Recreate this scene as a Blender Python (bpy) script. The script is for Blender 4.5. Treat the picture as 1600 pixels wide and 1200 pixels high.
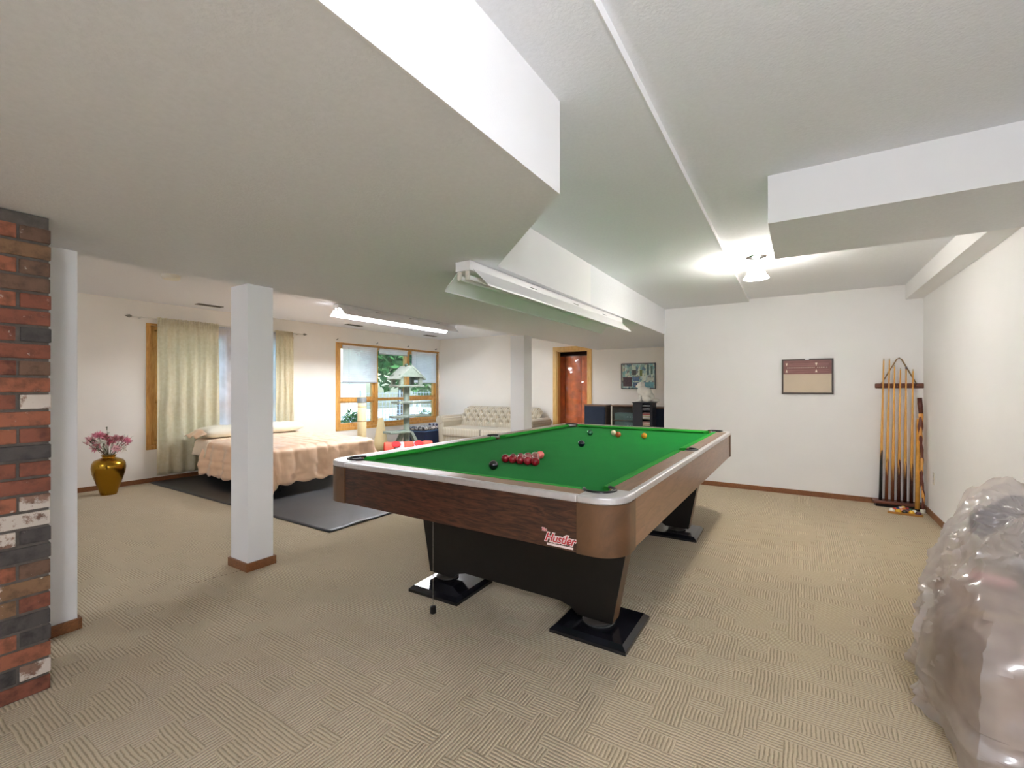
import bpy, bmesh, math, random
from mathutils import Vector, Matrix, noise
random.seed(7)
R = math.radians
for o in list(bpy.data.objects): bpy.data.objects.remove(o)
scene = bpy.context.scene
COL = scene.collection

# ------------------------------------------------------------------ camera
cam_d = bpy.data.cameras.new('camera'); cam = bpy.data.objects.new('camera', cam_d); COL.objects.link(cam)
cam_d.sensor_width = 36; cam_d.lens = 707/1600*36; cam_d.shift_y = 4.5/1600; cam_d.clip_start = .05
cam.location = (0, 0, 1.35); cam.rotation_euler = (R(90), 0, R(32.45))
scene.camera = cam

# ------------------------------------------------------------------ world, sun, exposure
vs = scene.view_settings
vs.view_transform = 'Standard'; vs.look = 'None'; vs.gamma = 1; vs.use_curve_mapping = False
vs.exposure = 1.15
scene.cycles.diffuse_bounces = 7
w = bpy.data.worlds.new('sky'); scene.world = w; w.use_nodes = True
wn = w.node_tree; bg = wn.nodes['Background']
sky = wn.nodes.new('ShaderNodeTexSky'); sky.sky_type = 'NISHITA'; sky.sun_disc = False
sky.sun_elevation = R(50); sky.sun_rotation = R(90); sky.air_density = 1.2; sky.dust_density = 2.5
wn.links.new(sky.outputs['Color'], bg.inputs['Color']); bg.inputs['Strength'].default_value = 0.5
sun_d = bpy.data.lights.new('sun', 'SUN'); sun_d.energy = 4.5; sun_d.angle = R(1); sun_d.color = (1, .95, .86)
sun = bpy.data.objects.new('sun', sun_d); COL.objects.link(sun); sun.rotation_euler = (R(20), R(35), 0)
TUBE_POWER = 95.0      # radiance of a lit fluorescent tube
FILL_POWER = 70.0     # radiance of the fill light added out of view
SHADE_POWER = 72.0      # radiance of the frosted bell shade
BULB_POWER = 150.0      # radiance of the bulb in the bell lamp
def portal(name, loc, rot, sx, sy):
    d = bpy.data.lights.new(name, 'AREA'); d.shape = 'RECTANGLE'; d.size = sx; d.size_y = sy
    d.cycles.is_portal = True
    o = bpy.data.objects.new(name, d); COL.objects.link(o); o.location = loc; o.rotation_euler = rot
portal('window_portal', (-7.80, 7.18, 1.37), (0, R(-90), 0), 1.6, 2.9)
portal('window_portal', (-7.80, 3.7, 1.37), (0, R(-90), 0), 1.6, 2.0)

# ------------------------------------------------------------------ materials
def lin(c):
    return tuple(((v/255)/12.92 if v/255 <= .04045 else ((v/255+.055)/1.055)**2.4) for v in c) + (1,)
def newmat(name):
    m = bpy.data.materials.new(name); m.use_nodes = True
    nt = m.node_tree; b = nt.nodes['Principled BSDF']
    return m, nt, b
def coords(nt, scale=(1, 1, 1), kind='Object'):
    tc = nt.nodes.new('ShaderNodeTexCoord'); mp = nt.nodes.new('ShaderNodeMapping')
    mp.inputs['Scale'].default_value = scale
    nt.links.new(tc.outputs[kind], mp.inputs['Vector']); return mp.outputs['Vector']
def tnoise(nt, vec, scale, detail=4, rough=.55):
    n = nt.nodes.new('ShaderNodeTexNoise'); n.inputs['Scale'].default_value = scale
    n.inputs['Detail'].default_value = detail; n.inputs['Roughness'].default_value = rough
    nt.links.new(vec, n.inputs['Vector']); return n
def ramp(nt, fac, stops):
    r = nt.nodes.new('ShaderNodeValToRGB'); e = r.color_ramp.elements
    while len(e) < len(stops): e.new(.5)
    for k, (p, c) in enumerate(stops): e[k].position = p; e[k].color = c
    nt.links.new(fac, r.inputs['Fac']); return r.outputs['Color']
def addbump(nt, b, height, strength, dist=.01):
    bp = nt.nodes.new('ShaderNodeBump'); bp.inputs['Strength'].default_value = strength; bp.inputs['Distance'].default_value = dist
    nt.links.new(height, bp.inputs['Height']); nt.links.new(bp.outputs['Normal'], b.inputs['Normal'])
def mat(name, col, rough=.6, metal=0, var=.12, vs=6, bump=0, bs=80, scale=(1, 1, 1), spec=.4, coat=0, sheen=0, trans=0):
    m, nt, b = newmat(name)
    v = coords(nt, scale); n = tnoise(nt, v, vs)
    c = lin(col); d = tuple(x*(1-var) for x in c[:3]) + (1,); l = tuple(min(1, x*(1+var*.6)) for x in c[:3]) + (1,)
    nt.links.new(ramp(nt, n.outputs['Fac'], [(.3, d), (.7, l)]), b.inputs['Base Color'])
    b.inputs['Roughness'].default_value = rough; b.inputs['Metallic'].default_value = metal
    b.inputs['Specular IOR Level'].default_value = spec; b.inputs['Coat Weight'].default_value = coat
    b.inputs['Sheen Weight'].default_value = sheen; b.inputs['Transmission Weight'].default_value = trans
    if bump: addbump(nt, b, tnoise(nt, v, bs, 5).outputs['Fac'], bump)
    return m
def wood(name, c1, c2, stretch=(1, 14, 14), s=3, rough=.45, dist=3, coat=.1, c3=None):
    m, nt, b = newmat(name)
    v = coords(nt, stretch); n = tnoise(nt, v, s, 8, .6); n.inputs['Distortion'].default_value = dist
    st = [(.32, lin(c1)), (.62, lin(c2))]
    if c3: st = [(.30, lin(c3)), (.43, lin(c1)), (.68, lin(c2))]
    nt.links.new(ramp(nt, n.outputs['Fac'], st), b.inputs['Base Color'])
    b.inputs['Roughness'].default_value = rough; b.inputs['Coat Weight'].default_value = coat; b.inputs['Coat Roughness'].default_value = .25
    return m
def emit(name, col, power):
    m, nt, b = newmat(name); b.inputs['Base Color'].default_value = lin(col)
    b.inputs['Emission Color'].default_value = lin(col); b.inputs['Emission Strength'].default_value = power; return m
def glassmat(name, tint=(235, 245, 245), gloss=.08):
    m = bpy.data.materials.new(name); m.use_nodes = True; nt = m.node_tree; nt.nodes.remove(nt.nodes['Principled BSDF'])
    t = nt.nodes.new('ShaderNodeBsdfTransparent'); t.inputs['Color'].default_value = lin(tint)
    g = nt.nodes.new('ShaderNodeBsdfGlossy'); g.inputs['Roughness'].default_value = .03
    lw = nt.nodes.new('ShaderNodeLayerWeight'); lw.inputs['Blend'].default_value = .25
    mm = nt.nodes.new('ShaderNodeMath'); mm.operation = 'MULTIPLY_ADD'; mm.inputs[1].default_value = .5; mm.inputs[2].default_value = gloss*.4
    nt.links.new(lw.outputs['Fresnel'], mm.inputs[0])
    mx = nt.nodes.new('ShaderNodeMixShader'); nt.links.new(mm.outputs[0], mx.inputs['Fac'])
    nt.links.new(t.outputs[0], mx.inputs[1]); nt.links.new(g.outputs[0], mx.inputs[2])
    nt.links.new(mx.outputs[0], nt.nodes['Material Output'].inputs['Surface']); return m
def sheermat(name, col, clear=.35, rough=.6, crease=0, gloss=.0, bs=6):
    """thin translucent sheet: transparent + translucent + diffuse (+ gloss)"""
    m = bpy.data.materials.new(name); m.use_nodes = True; nt = m.node_tree; nt.nodes.remove(nt.nodes['Principled BSDF'])
    t = nt.nodes.new('ShaderNodeBsdfTransparent')
    tr = nt.nodes.new('ShaderNodeBsdfTranslucent'); tr.inputs['Color'].default_value = lin(col)
    d = nt.nodes.new('ShaderNodeBsdfDiffuse'); d.inputs['Color'].default_value = lin(col)
    a = nt.nodes.new('ShaderNodeMixShader'); a.inputs['Fac'].default_value = .5
    nt.links.new(tr.outputs[0], a.inputs[1]); nt.links.new(d.outputs[0], a.inputs[2])
    b = nt.nodes.new('ShaderNodeMixShader')
    v = coords(nt); n = tnoise(nt, v, 3, 3)
    mr = nt.nodes.new('ShaderNodeMapRange'); mr.inputs['To Min'].default_value = max(0, clear-.15); mr.inputs['To Max'].default_value = clear+.15
    mr.inputs['From Min'].default_value = .3; mr.inputs['From Max'].default_value = .7
    nt.links.new(n.outputs['Fac'], mr.inputs['Value']); nt.links.new(mr.outputs[0], b.inputs['Fac'])
    nt.links.new(a.outputs[0], b.inputs[1]); nt.links.new(t.outputs[0], b.inputs[2]); out = b
    if gloss:
        g = nt.nodes.new('ShaderNodeBsdfGlossy'); g.inputs['Roughness'].default_value = rough
        e = nt.nodes.new('ShaderNodeMixShader'); e.inputs['Fac'].default_value = gloss
        nt.links.new(b.outputs[0], e.inputs[1]); nt.links.new(g.outputs[0], e.inputs[2]); out = e
        if crease:
            bp = nt.nodes.new('ShaderNodeBump'); bp.inputs['Strength'].default_value = crease; bp.inputs['Distance'].default_value = .05
            nn = tnoise(nt, coords(nt, (1, 1, .35)), bs, 4); nn.noise_type = 'RIDGED_MULTIFRACTAL'; nt.links.new(nn.outputs['Fac'], bp.inputs['Height'])
            for q in (g, d): nt.links.new(bp.outputs['Normal'], q.inputs['Normal'])
    nt.links.new(out.outputs[0], nt.nodes['Material Output'].inputs['Surface']); return m
def carpetmat():
    m, nt, b = newmat('carpet_loop_pile')
    v = coords(nt)
    # patches of ribs that run one way or the other
    nz = tnoise(nt, v, 9, 2)
    add = nt.nodes.new('ShaderNodeVectorMath'); add.operation = 'MULTIPLY_ADD'
    nt.links.new(nz.outputs['Color'], add.inputs[0]); add.inputs[1].default_value = (.014, .014, 0); nt.links.new(v, add.inputs[2])
    def wave(axis, off):
        wv = nt.nodes.new('ShaderNodeTexWave'); wv.bands_direction = axis; wv.inputs['Scale'].default_value = 21
        wv.inputs['Distortion'].default_value = .7; wv.inputs['Detail'].default_value = 1; wv.inputs['Detail Scale'].default_value = 3
        nt.links.new(add.outputs[0], wv.inputs['Vector']); return wv.outputs['Fac']
    br = nt.nodes.new('ShaderNodeTexBrick'); br.inputs['Color1'].default_value = (0, 0, 0, 1); br.inputs['Color2'].default_value = (1, 1, 1, 1)
    br.inputs['Mortar Size'].default_value = 0; br.inputs['Scale'].default_value = 1; br.inputs['Brick Width'].default_value = .13; br.inputs['Row Height'].default_value = .075
    br.offset = .37; nt.links.new(add.outputs[0], br.inputs['Vector'])
    st = nt.nodes.new('ShaderNodeMath'); st.operation = 'GREATER_THAN'; st.inputs[1].default_value = .5
    nt.links.new(br.outputs['Color'], st.inputs[0])
    mx = nt.nodes.new('ShaderNodeMix'); nt.links.new(st.outputs[0], mx.inputs['Factor']); nt.links.new(wave('X', 0), mx.inputs['A']); nt.links.new(wave('Y', 0), mx.inputs['B'])
    fine = tnoise(nt, v, 95, 4)
    h = nt.nodes.new('ShaderNodeMath'); h.operation = 'MULTIPLY_ADD'; nt.links.new(fine.outputs['Fac'], h.inputs[0]); h.inputs[1].default_value = .75
    nt.links.new(mx.outputs['Result'], h.inputs[2])
    addbump(nt, b, h.outputs[0], .5, .010)
    tint = tnoise(nt, v, 1.2, 4)
    s2 = nt.nodes.new('ShaderNodeMath'); s2.operation = 'MULTIPLY_ADD'; nt.links.new(tint.outputs['Fac'], s2.inputs[0]); s2.inputs[1].default_value = .3; nt.links.new(h.outputs[0], s2.inputs[2])
    nt.links.new(ramp(nt, s2.outputs[0], [(.25, lin((126, 110, 87))), (.85, lin((180, 164, 136))), (1, lin((196, 180, 152)))]), b.inputs['Base Color'])
    b.inputs['Roughness'].default_value = .95; b.inputs['Specular IOR Level'].default_value = .1; b.inputs['Sheen Weight'].default_value = .15
    return m
def stripemat(name, cols, axis='X', scale=10, rough=.9):
    m, nt, b = newmat(name); wv = nt.nodes.new('ShaderNodeTexWave'); wv.bands_direction = axis; wv.inputs['Scale'].default_value = scale
    wv.inputs['Distortion'].default_value = .4
    nt.links.new(coords(nt), wv.inputs['Vector'])
    nt.links.new(ramp(nt, wv.outputs['Fac'], [(i/(len(cols)-1), lin(c)) for i, c in enumerate(cols)]), b.inputs['Base Color'])
    b.inputs['Roughness'].default_value = rough; b.inputs['Sheen Weight'].default_value = .2; return m
def patchmat(name, cols, scale=8, rough=.5, feature='F1', stretch=(1, 1, 1)):
    m, nt, b = newmat(name); vo = nt.nodes.new('ShaderNodeTexVoronoi'); vo.inputs['Scale'].default_value = scale; vo.feature = feature
    nt.links.new(coords(nt, stretch), vo.inputs['Vector'])
    sx = nt.nodes.new('ShaderNodeSeparateColor'); nt.links.new(vo.outputs['Color'], sx.inputs[0])
    r = nt.nodes.new('ShaderNodeValToRGB'); r.color_ramp.interpolation = 'CONSTANT'; e = r.color_ramp.elements
    while len(e) < len(cols): e.new(.5)
    for k, c in enumerate(cols): e[k].position = k/len(cols); e[k].color = lin(c)
    nt.links.new(sx.outputs[0], r.inputs['Fac']); nt.links.new(r.outputs['Color'], b.inputs['Base Color'])
    b.inputs['Roughness'].default_value = rough; return m

MT = {}
MT['wall'] = mat('painted_wall', (238, 238, 239), .9, var=.02, vs=2, bump=.08, bs=160, spec=.2)
MT['wallwarm'] = mat('warm_painted_wall', (242, 237, 229), .9, var=.02, vs=2, bump=.08, bs=160, spec=.2)
MT['ceil'] = mat('stippled_ceiling', (232, 234, 238), .95, var=.03, vs=60, bump=.2, bs=95, spec=.1)
MT['carpet'] = carpetmat()
MT['trimwood'] = wood('baseboard_wood', (104, 62, 34), (140, 90, 52), (6, 6, 14), 4)
MT['frame'] = wood('fir_window_frame', (186, 128, 58), (216, 164, 90), (10, 10, 1.5), 3, dist=1)
MT['casing'] = wood('pine_casing', (206, 160, 84), (226, 186, 116), (10, 10, 1.5), 3, dist=1)
MT['white'] = mat('white_enamel', (236, 236, 236), .35, var=.02, spec=.5)
MT['offwhite'] = mat('off_white_plastic', (226, 222, 210), .4, var=.02)
MT['black'] = mat('black_laminate', (20, 17, 16), .35, var=.3, vs=9, spec=.4)
MT['blackplastic'] = mat('black_plastic', (22, 22, 24), .3, var=.2)
MT['darkhole'] = mat('black_rubber', (12, 12, 13), .6, var=.2)
MT['alu'] = mat('brushed_aluminium', (222, 220, 222), .38, .7, var=.06, vs=40, scale=(1, 1, 1))
MT['chrome'] = mat('chrome', (190, 190, 190), .15, 1, var=.03)
MT['glass'] = glassmat('window_glass')
def brickmat(name, c, white=0.):
    m, nt, b = newmat(name); v = coords(nt); oi = nt.nodes.new('ShaderNodeObjectInfo'); va = nt.nodes.new('ShaderNodeVectorMath'); va.operation = 'ADD'; nt.links.new(v, va.inputs[0]); nt.links.new(oi.outputs['Location'], va.inputs[1]); v = va.outputs[0]
    n = tnoise(nt, v, 22, 6)
    cc = lin(c); dk = tuple(x*.45 for x in cc[:3])+(1,)
    col = ramp(nt, n.outputs['Fac'], [(.3, dk), (.55, cc)])
    n2 = tnoise(nt, v, 13, 5, .7)
    mx = nt.nodes.new('ShaderNodeMix'); mx.data_type = 'RGBA'
    nt.links.new(ramp(nt, n2.outputs['Fac'], [(.64-white*.3, (0, 0, 0, 1)), (.70-white*.28, (.9, .9, .9, 1))]), mx.inputs['Factor'])
    nt.links.new(col, mx.inputs['A']); mx.inputs['B'].default_value = lin((196, 186, 176))
    nt.links.new(mx.outputs['Result'], b.inputs['Base Color']); b.inputs['Roughness'].default_value = .9
    addbump(nt, b, n.outputs['Fac'], .6, .006); return m
BR = [brickmat('brick_red', (124, 72, 54)), brickmat('brick_orange', (142, 86, 62)), brickmat('brick_brown', (104, 78, 62)),
      brickmat('brick_umber', (122, 92, 66)), brickmat('brick_charcoal', (72, 66, 64)), brickmat('brick_whitewashed', (128, 98, 82), .75)]
MT['mortar'] = mat('grey_mortar', (88, 82, 76), .95, var=.25, vs=30, bump=.5, bs=60)

# ------------------------------------------------------------------ mesh helpers
def obj(name, bm, m=None, parent=None, smooth=False):
    me = bpy.data.meshes.new(name)
    bmesh.ops.recalc_face_normals(bm, faces=bm.faces); bm.to_mesh(me); bm.free()
    if smooth:
        for p in me.polygons: p.use_smooth = True
    if m: me.materials.append(m if not isinstance(m, str) else MT[m])
    o = bpy.data.objects.new(name, me); COL.objects.link(o)
    if parent: o.parent = parent
    return o
def autosmooth(o, ang=40):
    for p in o.data.polygons: p.use_smooth = True
    bm = bmesh.new(); bm.from_mesh(o.data)
    for e in bm.edges:
        if len(e.link_faces) == 2 and e.calc_face_angle(0) > R(ang): e.smooth = False
    bm.to_mesh(o.data); bm.free(); return o
def tag(o, label, cat=None, group=None, kind=None):
    o['label'] = label
    if cat: o['category'] = cat
    if group: o['group'] = group
    if kind: o['kind'] = kind
    return o
def struct(o, label=None):
    o['kind'] = 'structure'
    if label: o['label'] = label
    return o
def thing(name, label, cat, loc=(0, 0, 0), rz=0, group=None):
    o = bpy.data.objects.new(name, None); COL.objects.link(o); o.location = loc; o.rotation_euler = (0, 0, rz)
    o.empty_display_size = .1; return tag(o, label, cat, group)
def box(bm, x0, x1, y0, y1, z0, z1, bev=0, M=None):
    vs_ = [bm.verts.new((x, y, z)) for z in (z0, z1) for y in (y0, y1) for x in (x0, x1)]
    fs = [bm.faces.new([vs_[i] for i in q]) for q in ((0, 2, 3, 1), (4, 5, 7, 6), (0, 1, 5, 4), (1, 3, 7, 5), (3, 2, 6, 7), (2, 0, 4, 6))]
    if bev:
        es = list({e for f in fs for e in f.edges})
        r = bmesh.ops.bevel(bm, geom=es, offset=bev, segments=2, affect='EDGES', profile=.6)
        vs_ = list({v for f in r['faces'] for v in f.verts} | {v for v in vs_ if v.is_valid})
    if M:
        for v in vs_:
            if v.is_valid: v.co = M @ v.co
    return bm
def bx(name, x0, x1, y0, y1, z0, z1, m, parent=None, bev=0):
    return obj(name, box(bmesh.new(), x0, x1, y0, y1, z0, z1, bev), m, parent)
def prism(bm, pts, z0, z1, axis='z'):
    """polygon pts (2D) extruded; axis z: (x,y), axis y: (x,z) along y, axis x: (y,z) along x"""
    def P(a, b, c): return {'z': (a, b, c), 'y': (a, c, b), 'x': (c, a, b)}[axis]
    lo = [bm.verts.new(P(a, b, z0)) for a, b in pts]; hi = [bm.verts.new(P(a, b, z1)) for a, b in pts]
    bm.faces.new(lo); bm.faces.new(hi); n = len(pts)
    for i in range(n): bm.faces.new((lo[i], lo[(i+1) % n], hi[(i+1) % n], hi[i]))
    return bm
def lathe(bm, prof, c=(0, 0, 0), seg=24, cap=True):
    rings = []
    for r, z in prof:
        rings.append([bm.verts.new((c[0]+r*math.cos(2*math.pi*k/seg), c[1]+r*math.sin(2*math.pi*k/seg), c[2]+z)) for k in range(seg)])
    for a, b in zip(rings, rings[1:]):
        for k in range(seg): bm.faces.new((a[k], a[(k+1) % seg], b[(k+1) % seg], b[k]))
    if cap:
        if prof[0][0] > 1e-5: bm.faces.new(rings[0])
        if prof[-1][0] > 1e-5: bm.faces.new(rings[-1])
    return bm
def tube(bm, pts, rad, seg=8, cap=True):
    pts = [Vector(p) for p in pts]; rings = []
    for i, p in enumerate(pts):
        d = (pts[min(i+1, len(pts)-1)]-pts[max(i-1, 0)]).normalized()
        u = d.cross(Vector((0, 0, 1)) if abs(d.z) < .9 else Vector((1, 0, 0))).normalized(); v = d.cross(u)
        r = rad[i] if isinstance(rad, (list, tuple)) else rad
        rings.append([bm.verts.new(p+u*r*math.cos(2*math.pi*k/seg)+v*r*math.sin(2*math.pi*k/seg)) for k in range(seg)])
    for a, b in zip(rings, rings[1:]):
        for k in range(seg): bm.faces.new((a[k], a[(k+1) % seg], b[(k+1) % seg], b[k]))
    if cap: bm.faces.new(rings[0]); bm.faces.new(rings[-1])
    return bm
def grid(bm, nu, nv, f):
    g = [[bm.verts.new(f(i/nu, j/nv)) for j in range(nv+1)] for i in range(nu+1)]
    for i in range(nu):
        for j in range(nv): bm.faces.new((g[i][j], g[i+1][j], g[i+1][j+1], g[i][j+1]))
    return bm
def ball(bm, c, r, sub=2, sc=(1, 1, 1)):
    M = Matrix.Translation(c) @ Matrix.Diagonal((sc[0], sc[1], sc[2], 1))
    bmesh.ops.create_icosphere(bm, subdivisions=sub, radius=r, matrix=M); return bm
def new(): return bmesh.new()
def fbm(x, y, z, o=3): return noise.fractal(Vector((x, y, z)), .8, 2.0, o)
def solidify(o, t):
    md = o.modifiers.new('thickness', 'SOLIDIFY'); md.thickness = t; md.offset = 0; return o

# ================================================================== ROOM SHELL
XW, XR, YF, YB, YN = -7.75, 1.16, 6.70, 8.75, -3.4
ZS = 2.106      # underside of the main soffit
floor = struct(bx('floor', XW-.1, XR+.1, YN-.1, YB+1.2, -.1, 0, 'carpet'), 'beige looped carpet floor')
bm = new()
for k in range(26):     # worn seam in the carpet, drawn as broken dark thread
    t0 = (k+random.uniform(0, .4))/26; t1 = t0+random.uniform(.2, .75)/26; off = random.uniform(-.006, .006)
    P0, P1 = Vector((-3.518, 1.441, 0)), Vector((-3.430, 1.924, 0)); A = P0.lerp(P1, t0); B = P0.lerp(P1, t1); A.y += off; B.y += off; wv_ = Vector((.002, -.002, 0))
    vv = [bm.verts.new(p_+Vector((0, 0, h_))) for h_ in (0, .0015) for p_ in (A-wv_, A+wv_, B+wv_, B-wv_)]
    for q_ in ((0, 1, 2, 3), (7, 6, 5, 4), (0, 4, 5, 1), (1, 5, 6, 2), (2, 6, 7, 3), (3, 7, 4, 0)): bm.faces.new([vv[i_] for i_ in q_])
obj('carpet_seam', bm, mat('seam_dark_thread', (112, 96, 74), .95), floor)
# ceilings
struct(bx('ceiling', XW-.1, -3.4, YN-.1, YB+.1, 2.55, 2.7, 'ceil'), 'white ceiling above the window end of the room')
struct(obj('ceiling', prism(new(), [(-3.5, YN-.1), (-.80, YN-.1), (-.80, 1.60), (-1.60, 2.345), (-1.66, YB+.1), (-3.5, YB+.1)], ZS, 2.7), 'ceil'), 'wide stippled dropped ceiling soffit')
struct(obj('ceiling', prism(new(), [(-3.45, YN-.1), (-.49, YN-.1), (-.506, 1.41), (-.565, YF+.1), (-3.45, YF+.1)], 2.468, 2.7), 'ceil'), 'slightly lower ceiling strip beside the soffit')
struct(bx('ceiling', -.7, XR+.1, YN-.1, YF+.1, 2.505, 2.7, 'ceil'), 'higher ceiling panel over the billiard end')
for nm, pts in (('trim_1', [(-.80, YN), (-.80, 1.60), (-.793, 1.597), (-.793, YN)]),):
    struct(obj(nm, prism(new(), pts, ZS-.001, 2.469), 'wall'), 'smooth white side of the dropped soffit')
struct(obj('trim_2', prism(new(), [(-1.60, 2.345), (-1.66, YF), (-1.653, YF), (-1.593, 2.345)], ZS-.001, 2.469), 'wall'), 'smooth white side of the narrow beam')
struct(obj('trim_3', prism(new(), [(-.49, YN), (-.506, 1.41), (-.565, YF), (-.561, YF), (-.502, 1.41), (-.486, YN)], 2.466, 2.506), 'wall'), 'thin white step in the ceiling')
struct(bx('ceiling_box', -.147, XR, 2.85, 3.67, 2.245, 2.506, 'ceil'), 'boxed duct crossing the ceiling')
struct(bx('trim_4', -.147, XR, 2.844, 2.85, 2.244, 2.505, 'wall'), 'smooth white front of the boxed duct')
struct(bx('ceiling_box', 1.008, XR, 3.67, YF, 2.337, 2.506, 'wall'), 'white bulkhead running along the right wall')
# walls
def wall_with_holes(name, axis, pos, thick, u0, u1, z0, z1, holes, m, label):
    us = sorted({u0, u1} | {h[0] for h in holes} | {h[1] for h in holes}); zs = sorted({z0, z1} | {h[2] for h in holes} | {h[3] for h in holes})
    bm = new()
    for a, b in zip(us, us[1:]):
        for c, d in zip(zs, zs[1:]):
            if any(h[0] <= (a+b)/2 <= h[1] and h[2] <= (c+d)/2 <= h[3] for h in holes): continue
            if axis == 'x': box(bm, pos-thick, pos, a, b, c, d)
            else: box(bm, a, b, pos, pos+thick, c, d)
    bmesh.ops.remove_doubles(bm, verts=bm.verts, dist=1e-5)
    return struct(obj(name, bm, m), label)
W1 = (2.66, 4.74, .52, 2.22); W2 = (5.74, 8.66, .53, 2.21)
wall_with_holes('wall_left', 'x', XW, .16, YN, YB+.16, 0, 2.7, [W1, W2], 'wallwarm', 'cream wall with the two windows')
DX0, DX1, DZ = -4.42, -3.70, 2.12
wall_with_holes('wall_back', 'y', YB, .12, XW, -1.5, 0, 2.7, [(DX0, DX1, 0, DZ)], 'wallwarm', 'cream wall behind the sofa with the open doorway')
struct(bx('wall_far', -1.655, XR, YF, YF+.12, 0, 2.7, 'wall'), 'white wall behind the billiard table')
struct(bx('wall_alcove', -1.66, -1.54, YF+.12, YB, 0, 2.7, 'wall'))
struct(bx('wall_right', XR, XR+.12, YN, YF+.12, 0, 2.7, 'wall'), 'white wall at the right')
struct(bx('wall_front', XW, XR+.1, YN-.12, YN, 0, 2.7, 'wall'), 'white wall behind the viewer')
# baseboards
def baseboard(name, pts, h=.062, d=.014):
    bm = new()
    for (xa, ya, xb, yb) in pts: box(bm, min(xa, xb), max(xa, xb), min(ya, yb), max(ya, yb), 0, h, .003)
    return struct(obj(name, bm, 'trimwood'))
baseboard('baseboard_left', [(XW, YN, XW+.014, YB)])
baseboard('baseboard_far', [(-1.655, YF-.014, XR, YF)])
baseboard('baseboard_right', [(XR-.014, YN, XR, YF-.014)])
baseboard('baseboard_back', [(XW+.014, YB-.014, DX0-.09, YB), (DX1+.09, YB-.014, -1.66, YB)])
# columns
for y0, y1, lab in ((.63, .83, 'white square post beside the brick chimney'), (1.752, 1.942, 'white square post in front of the bed'), (5.68, 5.90, 'white square post in front of the sofa')):
    c = struct(bx('support_column', -3.64, -3.40, y0, y1, 0, ZS, 'wall', bev=.004), lab)
    bm = new()
    for q in ((-3.64-.016, -3.40+.016, y0-.016, y0), (-3.64-.016, -3.40+.016, y1, y1+.016), (-3.64-.016, -3.64, y0, y1), (-3.40, -3.40+.016, y0, y1)): box(bm, *q, 0, .062, .003)
    b = obj('base_trim', bm, 'trimwood', c); b['label'] = 'brown wooden base trim'
# brick chimney
ch = thing('brick_chimney', 'red and brown brick chimney rising to the ceiling at the left edge', 'chimney', (-2.83, .605, 0))
obj('mortar_core', box(new(), -.40, -.008, -1.4, -.008, 0, ZS-.003), 'mortar', ch)
proto = {}
def brickmesh(lx, ly):
    k = (round(lx, 3), round(ly, 3))
    if k not in proto:
        bm = box(new(), -lx/2, lx/2, -ly/2, ly/2, 0, .062, .004); me = bpy.data.meshes.new('brick'); bm.to_mesh(me); bm.free(); me.materials.append(BR[0]); proto[k] = me
    return proto[k]
def addbrick(cx, cy, z, lx, ly, mi):
    o = bpy.data.objects.new('brick', brickmesh(lx, ly)); COL.objects.link(o); o.parent = ch
    o.location = (cx+random.uniform(-.002, .002), cy+random.uniform(-.002, .001), z); o.rotation_euler.z = random.uniform(-.006, .006)
    o.material_slots[0].link = 'OBJECT'; o.material_slots[0].material = BR[mi]
z = .004; ci = 0
top_order = [3, 0, 2, 0, 5, 1, 0, 4, 1, 2, 0, 3, 1]
while z+.062 < ZS-.002:
    hz = min(.0735, ZS-z)
    pick = lambda: random.choices(range(6), [5, 4, 3.5, 2.5, 1.3, .8])[0]
    if ci % 2 == 0:   # stretcher along the face at the corner
        addbrick(-.05, -.105, z, .10, .205, pick()); y = -.217
    else:             # header at the corner
        addbrick(-.105, -.05, z, .205, .097, random.choice((2, 3, 2, 4, 0, 5))); y = -.109
    while y > -1.35:
        addbrick(-.05, y-.1025, z, .10, .205, pick()); y -= .217
    x = -.112 if ci % 2 == 0 else -.219
    while x > -.39:
        l = min(.205, .40+x); addbrick(x-l/2, -.05, z, l, .10, pick()); x -= .217
    z += .0735; ci += 1

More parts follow.
